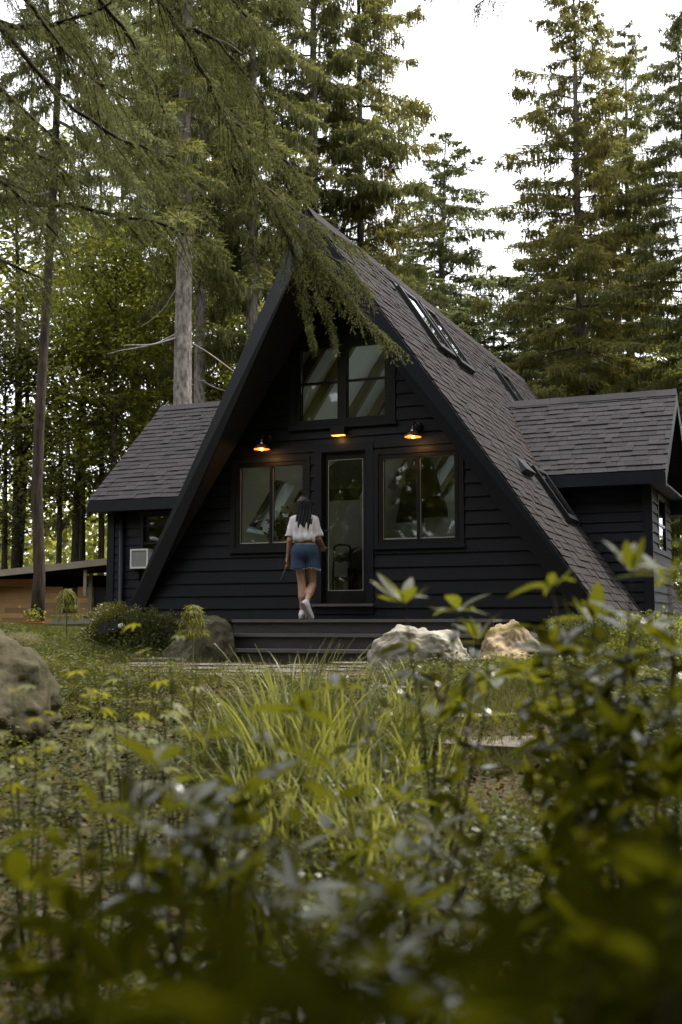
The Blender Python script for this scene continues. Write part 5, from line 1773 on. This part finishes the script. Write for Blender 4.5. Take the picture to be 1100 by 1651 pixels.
def rhododendron(px, depth, label, tips, seed, L=0.105, meshes=RL, lower=2, nl=(6, 9), extra=0, foliage=0, foliage_m=None):
    """tips: (px, py, depth) of shoot ends"""
    rng = random.Random(seed)
    o = gpt(px, depth)
    t = thing('rhododendron', label, 'shrub', o, 0, 'glossy leaved shrubs in the foreground')
    pts = [at(*q) for q in tips]
    for _ in range(extra):
        q = rng.choice(tips)
        pts.append(at(q[0] + rng.uniform(-90, 90), q[1] + rng.uniform(10, 170), q[2] + rng.uniform(-0.25, 0.45)))
    stem = MB()
    zm = sum(p[2] for p in pts) / len(pts)
    hub = Vector((o[0] * 0.5 + sum(p[0] for p in pts) / len(pts) * 0.5, o[1] * 0.5 + sum(p[1] for p in pts) / len(pts) * 0.5, o[2] + 0.35 * (zm - o[2])))
    stem.tube([(0, 0, -0.08), tuple((hub - Vector(o)) * 0.5 + Vector((0.02, 0.01, 0))), tuple(hub - Vector(o))], [0.014, 0.011, 0.009], 6, False)
    for p in pts:
        p = Vector(p)
        b = hub + Vector((rng.uniform(-0.03, 0.03), rng.uniform(-0.03, 0.03), rng.uniform(-0.06, 0.02)))
        mid = b.lerp(p, 0.6) + Vector((rng.uniform(-0.05, 0.05), rng.uniform(-0.05, 0.05), -0.03))
        c = [b, b.lerp(mid, 0.5) + Vector((0, 0, -0.03)), mid, mid.lerp(p, 0.6) + Vector((rng.uniform(-0.01, 0.01), 0, -0.005)), p]
        stem.tube([tuple(Vector(q) - Vector(o)) for q in c], [0.0065, 0.005, 0.0040, 0.0030, 0.0022], 5, False)
        ax = (p - mid).normalized() + Vector((0, 0, 0.6)) + Vector((rng.uniform(-0.35, 0.35), rng.uniform(-0.35, 0.35), 0))
        whorl(t, o, p, ax, rng.randint(*nl), L, meshes, rng, rise=rng.uniform(0.35, 0.95))
        for k in range(lower):
            q = p.lerp(mid, 0.26 * (k + 1) + rng.uniform(-0.06, 0.06))
            whorl(t, o, q, ax, rng.randint(3, 5), L * 0.95, meshes, rng, rise=rng.uniform(-0.1, 0.4))
    stem.build('stems', STEMM, t, True)
    if foliage:
        r2 = np.random.default_rng(seed)
        A = np.array([np.array(p) - np.array(o) for p in pts])
        i = r2.integers(0, len(A), foliage)
        f = r2.uniform(0.25, 0.85, foliage)
        Hb = np.array(hub) - np.array(o)
        P = Hb + (A[i] - Hb) * f[:, None] + r2.normal(scale=(0.09, 0.09, 0.07), size=(foliage, 3))
        N = unit(np.array([0, 0, 1.0]) + r2.normal(scale=0.6, size=P.shape))
        D = unit(np.cross(N, r2.normal(size=P.shape))) * (L * r2.uniform(0.6, 1.0, foliage))[:, None]
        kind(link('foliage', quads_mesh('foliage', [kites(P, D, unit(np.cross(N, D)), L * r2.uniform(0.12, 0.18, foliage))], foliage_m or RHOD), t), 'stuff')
    return t

rhododendron(1015, 2.75, 'tall glossy shrub at the right whose top leaves stand against the cabin wing',
             [(1020, 918, 2.6), (888, 945, 2.75), (1078, 935, 2.7), (955, 1000, 2.8), (905, 1050, 2.7), (1085, 1050, 2.6), (850, 1085, 2.9), (1010, 1080, 2.6), (960, 1120, 2.6), (1060, 1150, 2.5)], 151, 0.108, lower=3, extra=7, foliage=300)
rhododendron(700, 3.2, 'glossy shrub before the pale boulder with leaf whorls beneath the door',
             [(652, 968, 3.2), (738, 985, 3.2), (770, 1030, 3.3), (790, 1095, 3.2), (560, 1110, 3.5)], 52, 0.108, lower=3, extra=0, foliage=70, foliage_m=RHO)
rhododendron(390, 2.3, 'glossy shrub at the centre left with sky bright leaves',
             [(258, 1235, 2.3), (335, 1190, 2.4), (440, 1205, 2.3), (392, 1275, 2.2), (490, 1150, 2.6), (300, 1300, 2.1), (350, 1340, 2.1), (210, 1310, 2.2)], 53, 0.098, lower=2, nl=(6, 8), extra=4, foliage=170, foliage_m=RHO)
rhododendron(590, 2.8, 'small glossy shrub in the lower centre below the strap leaves',
             [(540, 1345, 2.6), (600, 1310, 2.9), (655, 1295, 3.0), (700, 1345, 2.8), (640, 1390, 2.6), (765, 1370, 2.6), (580, 1430, 2.4)], 54, 0.088, lower=2, nl=(5, 7), extra=3, foliage=150, foliage_m=RHO)
rhododendron(1060, 1.6, 'dense dark shrub filling the lower right corner',
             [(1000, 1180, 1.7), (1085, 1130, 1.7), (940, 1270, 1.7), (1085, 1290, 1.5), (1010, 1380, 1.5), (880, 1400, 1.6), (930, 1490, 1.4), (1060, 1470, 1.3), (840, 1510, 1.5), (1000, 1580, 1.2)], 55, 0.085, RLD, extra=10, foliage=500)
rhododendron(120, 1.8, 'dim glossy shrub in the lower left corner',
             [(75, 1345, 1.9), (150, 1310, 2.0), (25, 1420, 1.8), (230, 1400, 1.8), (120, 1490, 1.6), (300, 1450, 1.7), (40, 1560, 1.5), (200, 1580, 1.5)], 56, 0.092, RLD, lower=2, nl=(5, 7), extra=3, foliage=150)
rhododendron(470, 0.85, 'out of focus glossy shrub right under the lens at the bottom edge',
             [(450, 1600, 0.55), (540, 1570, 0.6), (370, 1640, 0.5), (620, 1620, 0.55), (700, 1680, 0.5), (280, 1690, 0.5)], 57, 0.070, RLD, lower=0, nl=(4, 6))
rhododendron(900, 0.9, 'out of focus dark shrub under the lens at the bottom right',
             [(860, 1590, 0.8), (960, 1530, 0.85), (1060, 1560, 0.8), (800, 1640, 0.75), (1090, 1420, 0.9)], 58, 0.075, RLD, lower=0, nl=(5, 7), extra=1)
rhododendron(640, 1.9, 'thin glossy shrub low in the centre foreground',
             [(560, 1480, 1.9), (660, 1460, 2.0), (740, 1500, 1.8), (620, 1560, 1.6), (480, 1440, 2.0), (400, 1420, 2.0)], 59, 0.080, RL, lower=3, extra=4, foliage=160)

# hanging single leaf at the right of the path shrub
# strap leaved clumps
def strap_mesh(seed):
    rng = random.Random(seed)
    mb = MB()
    n = 9
    bend = rng.uniform(0.25, 1.1)
    w0 = rng.uniform(0.010, 0.016)
    vs, fs = [], []
    for k in range(n + 1):
        t = k / n
        a = bend * t ** 1.8
        y = sum(math.sin(bend * (j / n) ** 1.8) / n for j in range(k))
        z = sum(math.cos(min(bend * (j / n) ** 1.8 * 1.35, 2.6)) / n for j in range(k))
        w = w0 * (1 - t ** 2.2) + 0.0006
        tx = 0.04 * math.sin(3 * t + seed)
        vs += [(tx - w, y, z), (tx, y - 0.006, z - 0.002), (tx + w, y, z)]
    for k in range(n):
        a = 3 * k
        fs += [(a, a + 1, a + 4, a + 3), (a + 1, a + 2, a + 5, a + 4)]
    mb.add(vs, fs)
    return mb.mesh('blade', STRAP, True)
SB = [strap_mesh(k) for k in range(12)]
def strap_clump(px, depth, label, n, L, seed):
    rng = random.Random(seed)
    o = gpt(px, depth)
    t = thing('strap_leaf_plant', label, 'plant', o, 0, 'strap leaved plants before the steps')
    for k in range(n):
        az = rng.uniform(0, 6.28)
        r = 0.20 * math.sqrt(rng.random())
        s = L * rng.uniform(0.55, 1.15)
        lean = rng.uniform(0.0, 0.5)
        m = Matrix.Translation((r * math.cos(az), r * math.sin(az), -0.02)) @ Matrix.Rotation(az + rng.uniform(-0.8, 0.8) - math.pi / 2, 4, 'Z') @ Matrix.Rotation(-lean, 4, 'X') @ Matrix.Diagonal((max(s, 0.6) * 1.1, s, s, 1))
        link('blade', rng.choice(SB), t, m)
strap_clump(470, 7.6, 'tallest strap leaved clump in front of the middle of the steps', 60, 0.74, 1)
strap_clump(430, 7.2, 'strap leaved clump left of the tallest clump', 60, 0.62, 2)
strap_clump(548, 6.9, 'strap leaved clump right of the tallest clump below the door', 64, 0.66, 3)
strap_clump(625, 7.4, 'strap leaved clump just left of the stepping stones', 62, 0.56, 4)
strap_clump(500, 6.3, 'arching strap leaved clump in the middle of the bed', 70, 0.80, 5)
strap_clump(600, 6.0, 'arching strap leaved clump nearest the small pale stone', 56, 0.60, 6)
strap_clump(400, 6.1, 'short strap leaved clump at the left of the bed', 46, 0.52, 7)
strap_clump(665, 8.3, 'short strap leaved clump before the pale boulder', 48, 0.55, 8)
strap_clump(560, 5.2, 'low strap leaved clump closest to the camera', 50, 0.52, 9)
strap_clump(690, 6.6, 'strap leaved clump at the right of the bed by the stepping stones', 46, 0.5, 10)
strap_clump(460, 5.4, 'strap leaved clump low in front of the tallest clump', 52, 0.56, 11)
strap_clump(640, 5.0, 'low strap leaved clump beside the small pale stone', 46, 0.5, 12)
strap_clump(370, 7.0, 'thin strap leaved clump nearest the mulch on the left', 30, 0.55, 13)

# palmate yellow green plants on the left
def palm_leaf(seed):
    rng = random.Random(seed)
    mb = MB()
    for a, l in ((-1.25, 0.55), (-0.65, 0.85), (0, 1.0), (0.65, 0.85), (1.25, 0.55)):
        d = np.array([math.sin(a), math.cos(a), 0])
        s = np.array([math.cos(a), -math.sin(a), 0])
        w = 0.13 * l
        z = np.array([0, 0, 1.0])
        mb.add([d * 0.02, d * l * 0.45 + s * w + z * 0.03, d * l - z * 0.12 * l, d * l * 0.45 - s * w + z * 0.03, d * l * 0.5], [(0, 1, 4), (0, 4, 3), (1, 2, 4), (4, 2, 3)])
    return mb.mesh('leaf', YLEAF, False)
PLF = [palm_leaf(k) for k in range(3)]
def palmate_plant(px, depth, label, tips, seed, L=0.09, dens=5):
    rng = random.Random(seed)
    o = gpt(px, depth)
    t = thing('maple_seedling', label, 'plant', o, 0, 'yellow green lobed leaf plants on the left')
    st = MB()
    for q in tips:
        p = Vector(at(*q))
        b = Vector(o)
        mid = b.lerp(p, 0.6) + Vector((0, 0, 0.06))
        st.tube([(0, 0, -0.03), tuple(mid - b), tuple(p - b)], [0.006, 0.004, 0.002], 4, False)
        for k in range(dens):
            c = mid.lerp(p, 0.2 + 0.8 * k / max(dens - 1, 1)) + Vector((rng.uniform(-0.06, 0.06), rng.uniform(-0.06, 0.06), rng.uniform(-0.02, 0.03)))
            d = Vector((rng.uniform(-1, 1), rng.uniform(-1, 1), rng.uniform(-0.35, 0.0)))
            link('leaf', rng.choice(PLF), t, leaf_mtx(c - b, d, Vector((rng.uniform(-0.3, 0.3), rng.uniform(-0.3, 0.3), 1)), L * rng.uniform(0.7, 1.2)))
    st.build('stems', GSTEM, t)
palmate_plant(215, 4.4, 'yellow green lobed leaf plant beside the big left boulder', [(150, 1075, 4.4), (205, 1090, 4.4), (250, 1100, 4.3), (180, 1120, 4.2), (280, 1125, 4.2), (130, 1140, 4.3)], 61)
palmate_plant(300, 4.6, 'sparse lobed leaf plant rising before the left boulder of the steps', [(228, 1015, 4.6), (272, 1022, 4.6), (250, 1048, 4.6), (322, 985, 4.7)], 62, 0.085, 2)
palmate_plant(60, 3.6, 'lobed leaf plant at the left edge below the big boulder', [(20, 1120, 3.6), (80, 1100, 3.7), (60, 1160, 3.6), (120, 1170, 3.6), (10, 1190, 3.5)], 63, 0.075, 4)
palmate_plant(170, 3.4, 'lobed leaf plant low on the left over the brown mulch', [(110, 1210, 3.4), (170, 1190, 3.4), (220, 1170, 3.5), (260, 1190, 3.5)], 64, 0.07, 4)

# feathery weeping plants
def feathery(px, py, depth, label, seed, r, h):
    rng = np.random.default_rng(seed)
    o = gpt(px, depth)
    top = at(px, py, depth)
    t = thing('laceleaf_plant', label, 'plant', o, 0, 'feathery yellow plants near the house')
    c = np.array(top) - np.array(o)
    MB().tube([(0, 0, -0.03), tuple(c * (0.4, 0.4, 0.6)), tuple(c)], [0.010, 0.008, 0.005], 5).build('stem', GSTEM, t)
    st, Vs = MB(), []
    for k in range(26):
        a = rng.uniform(0, 6.28)
        d = np.array([math.cos(a), math.sin(a), 0]) * r * rng.uniform(0.3, 1.0)
        pts = np.array([c + d * s + np.array([0, 0, 1]) * h * (0.35 * s - 1.1 * s * s) for s in np.linspace(0, 1, 6)])
        st.tube(pts, [0.004] * 5 + [0.002], 3, False)
        P = np.repeat(pts[1:], 6, 0) + rng.normal(scale=0.01, size=(30, 3))
        D = (rng.normal(scale=0.5, size=P.shape) + (0, 0, -1.0)) * 0.065
        Vs.append(kites(P, D, perp(unit(D), rng), np.full(len(P), 0.0055)))
    link('crown', quads_mesh('crown', Vs, YLEAF), t)
    st.build('twigs', GSTEM, t)
feathery(108, 952, 15.0, 'feathery weeping yellow shrub standing before the wooden shed', 71, 0.24, 0.42)
feathery(312, 978, 12.6, 'feathery weeping yellow shrub hanging over the left boulder of the steps', 72, 0.20, 0.34)

# ------------------------------------------------------------------ lawn, litter and ground cover (stuff)
def scatter(n, d0, d1, l0, l1, rng, dens=None):
    """random ground points in camera depth d and lateral fraction"""
    d = np.sqrt(rng.uniform(d0 * d0, d1 * d1, n))
    px = rng.uniform(l0, l1, n)
    s = (px - 550) / F_PX * d
    x = CAM[0] + FH[0] * d + RT[0] * s
    y = CAM[1] + FH[1] * d + RT[1] * s
    return x, y, d, px

def lawn():
    rng = np.random.default_rng(81)
    x, y, d, px = scatter(150000, 7.0, 16.5, -120, 1220, rng)
    nz = np.array([fbm(a, b, 0.7) for a, b in zip(x, y)])
    keep = (nz > -0.22 - 0.25 * (d > 9)) & ~((y > -1.7) & (x > -1.6) & (x < 3.7)) & ~((y > 0) & (x > -3.4)) & ~((y > 1.2) & (x < -2)) 
    onpath = (y > -4.5) & (y < -1.7) & (x > -1.5) & (x < 1.9)
    keep &= ~((px < 330) & (d < 8.6))
    keep &= ~(onpath & (rng.random(len(x)) < 0.93))
    x, y, d = x[keep], y[keep], d[keep]
    z = np.array([ground_z(a, b) for a, b in zip(x, y)])
    P = np.stack([x, y, z - 0.01], 1)
    h = rng.uniform(0.04, 0.13, len(P)) * (1 + 0.6 * (rng.random(len(P)) < 0.08))
    D = np.stack([rng.normal(scale=0.45, size=len(P)), rng.normal(scale=0.45, size=len(P)), np.ones(len(P))], 1) * h[:, None]
    S = unit(np.cross(D, rng.normal(size=D.shape)))
    kind(link('lawn_grass', quads_mesh('lawn_grass', [kites(P, D, S, rng.uniform(0.002, 0.0042, len(P)), 0.3)], GRASSM)), 'stuff')
lawn()

def litter():
    rng = np.random.default_rng(82)
    x, y, d, px = scatter(42000, 2.2, 11.0, -150, 1250, rng)
    nz = np.array([fbm(a, b, 0.7) for a, b in zip(x, y)])
    keep = (nz < 0.1) | (px < 330) | (rng.random(len(x)) < 0.15)
    x, y = x[keep], y[keep]
    P = np.stack([x, y, np.array([ground_z(a, b) for a, b in zip(x, y)]) + 0.006], 1)
    n = len(P)
    N = unit(np.array([0, 0, 1.0]) + rng.normal(scale=0.35, size=P.shape))
    D = unit(np.cross(N, rng.normal(size=P.shape))) * rng.uniform(0.02, 0.065, n)[:, None]
    kind(link('leaf_litter', quads_mesh('leaf_litter', [kites(P, D, unit(np.cross(N, D)), rng.uniform(0.006, 0.02, n))], LITTER)), 'stuff')
litter()

GCOV = mat('ground_cover_leaves', (0.064, 0.070, 0.014), 0.42, spec=0.3, var=0.5, hue=(0.040, 0.050, 0.011), transl=(0.17, 0.17, 0.022), tw=0.36)
def ground_cover():
    rng = np.random.default_rng(83)
    Vs = []
    x, y, d, px = scatter(9000, 2.0, 8.6, -150, 1250, rng)
    nz = np.array([fbm(a, b, 0.55) for a, b in zip(x, y)])
    pathm = (px > 700) & (px < 900) & (d > 6.0)
    keep = (nz > -0.35) & ~pathm & ~((px < 340) & (d > 3.6) & (rng.random(len(px)) < 0.5))
    x, y, d = x[keep], y[keep], d[keep]
    for a, b in zip(x, y):
        g = ground_z(a, b)
        h = rng.uniform(0.06, 0.30)
        k = rng.integers(7, 15)
        f = rng.uniform(0.2, 1.0, k)
        lean = rng.normal(scale=0.35, size=2)
        P = np.stack([a + lean[0] * h * f, b + lean[1] * h * f, g + h * f], 1)
        az = rng.uniform(0, 6.28, k)
        D = np.stack([np.cos(az), np.sin(az), rng.uniform(-0.4, 0.5, k)], 1)
        N = unit(np.array([0, 0, 1.0]) + rng.normal(scale=0.4, size=P.shape))
        sz = rng.uniform(0.020, 0.048)
        D = unit(D) * sz
        P = P + D * 0.3
        Vs.append(kites(P, D, unit(np.cross(D, N)), np.full(k, sz * rng.uniform(0.20, 0.38))))
    x, y, d, px = scatter(4200, 8.6, 15.0, -120, 1220, rng)
    ok = ~((y > -1.75) & (x > -1.7) & (x < 3.7)) & ~((y > -4.5) & (x > -1.6) & (x < 2.0)) & ~((y > 0) & (x > -3.4)) & ~((px > 640) & (px < 880) & (d < 10))
    for a, b in zip(x[ok], y[ok]):
        g = ground_z(a, b)
        h = rng.uniform(0.04, 0.18)
        k = rng.integers(5, 11)
        az = rng.uniform(0, 6.28, k)
        D = unit(np.stack([np.cos(az), np.sin(az), rng.uniform(-0.3, 0.6, k)], 1)) * rng.uniform(0.03, 0.06)
        P = np.stack([np.full(k, a), np.full(k, b), g + h * rng.uniform(0.3, 1, k)], 1) + D * 0.4
        Vs.append(kites(P, D, unit(np.cross(D, rng.normal(scale=0.3, size=D.shape) + (0, 0, 1))), np.full(k, rng.uniform(0.008, 0.017))))
    kind(link('ground_cover', quads_mesh('ground_cover', Vs, GCOV)), 'stuff')
    # wiry grass and fern like stems between
    x, y, d, px = scatter(30000, 2.0, 8.6, -150, 1250, rng)
    ok = ~((px > 690) & (px < 900) & (d > 6.0)) & ~((px < 330) & (d > 3.4))
    x, y = x[ok], y[ok]
    P = np.stack([x, y, np.array([ground_z(a, b) for a, b in zip(x, y)]) - 0.01], 1)
    n = len(P)
    D = np.stack([rng.normal(scale=0.6, size=n), rng.normal(scale=0.6, size=n), np.ones(n)], 1) * rng.uniform(0.08, 0.30, n)[:, None]
    kind(link('wild_grass', quads_mesh('wild_grass', [kites(P, D, unit(np.cross(D, rng.normal(size=D.shape))), rng.uniform(0.0018, 0.004, n), 0.3)], GRASSM)), 'stuff')
ground_cover()

# ferns low in the foreground
def fern(px, depth, label, seed, L=0.35, nf=9):
    rng = random.Random(seed)
    o = gpt(px, depth)
    t = thing('fern', label, 'fern', o, 0, 'small ferns in the foreground')
    for k in range(nf):
        az = 2 * math.pi * k / nf + rng.uniform(-0.3, 0.3)
        h = np.array([math.cos(az), math.sin(az), 0])
        lat = np.array([-h[1], h[0], 0])
        ll = L * rng.uniform(0.7, 1.15)
        n = 16
        mb = MB()
        prev = None
        for j in range(n):
            s = (j + 0.5) / n
            p = h * ll * s * 0.85 + np.array([0, 0, 1]) * ll * (0.95 * s - 0.75 * s * s)
            w = ll * 0.20 * math.sin(math.pi * min(s * 0.9 + 0.12, 1)) ** 0.8
            for sg in (-1, 1):
                tip = p + lat * sg * w + h * w * 0.35 - np.array([0, 0, 0.12 * w])
                q = h * ll * 0.020
                mb.add([p - q * 0.5, p * 0.5 + tip * 0.5 - q, tip, p * 0.5 + tip * 0.5 + q], [(0, 1, 2, 3)])
        mb.tube([h * ll * s * 0.85 + np.array([0, 0, 1]) * ll * (0.95 * s - 0.75 * s * s) for s in np.linspace(0, 1, 7)], list(np.linspace(0.004, 0.001, 7)), 3, False)
        mb.build('frond', GCOV, t)
fern(60, 2.9, 'small fern at the left edge low in the foreground', 91, 0.30)
fern(170, 3.1, 'small fern right of the leftmost fern in the dark mulch', 92, 0.28)
fern(330, 2.9, 'fern under the centre left glossy shrub', 93, 0.30)
fern(740, 3.6, 'fern near the stepping stones in the lower centre', 94, 0.34)
fern(460, 3.3, 'fern in the middle of the lower foreground', 95, 0.32)
fern(850, 3.4, 'fern at the foot of the tall shrub on the right', 96, 0.34)


# fallen needles caught on the roofs
def roof_needles():
    rng = np.random.default_rng(88)
    P, N = [], np.array(nout)
    for k in range(2600):
        if k < 500:       # drift in the valley under the wing ridge
            v = rng.uniform(xv(1.25), xv(1.95))
            x = v / SL
            z = H_R - M_R * x
            u = WING_EAVE_Y + (z - WING_EAVE_Z) / slope_w - abs(rng.normal(scale=0.10))
        else:
            v, u = rng.uniform(0.3, V_END), rng.uniform(-0.6, 6.0)
            if u < u_front(v) + 0.05:
                continue
        if any(o[0] - 0.05 < u < o[1] + 0.05 and o[2] - 0.1 < v < o[3] + 0.05 for o in SKYL):
            continue
        P.append(rp(1, u, v, 0.021))
    P = np.array(P)
    D = unit(np.cross(np.repeat(N[None], len(P), 0), rng.normal(size=P.shape))) * rng.uniform(0.02, 0.06, len(P))[:, None]
    kind(link('needle_litter', quads_mesh('needle_litter', [kites(P, D, unit(np.cross(D, N)), rng.uniform(0.002, 0.006, len(P)))], LITTER), house), 'stuff')
roof_needles()
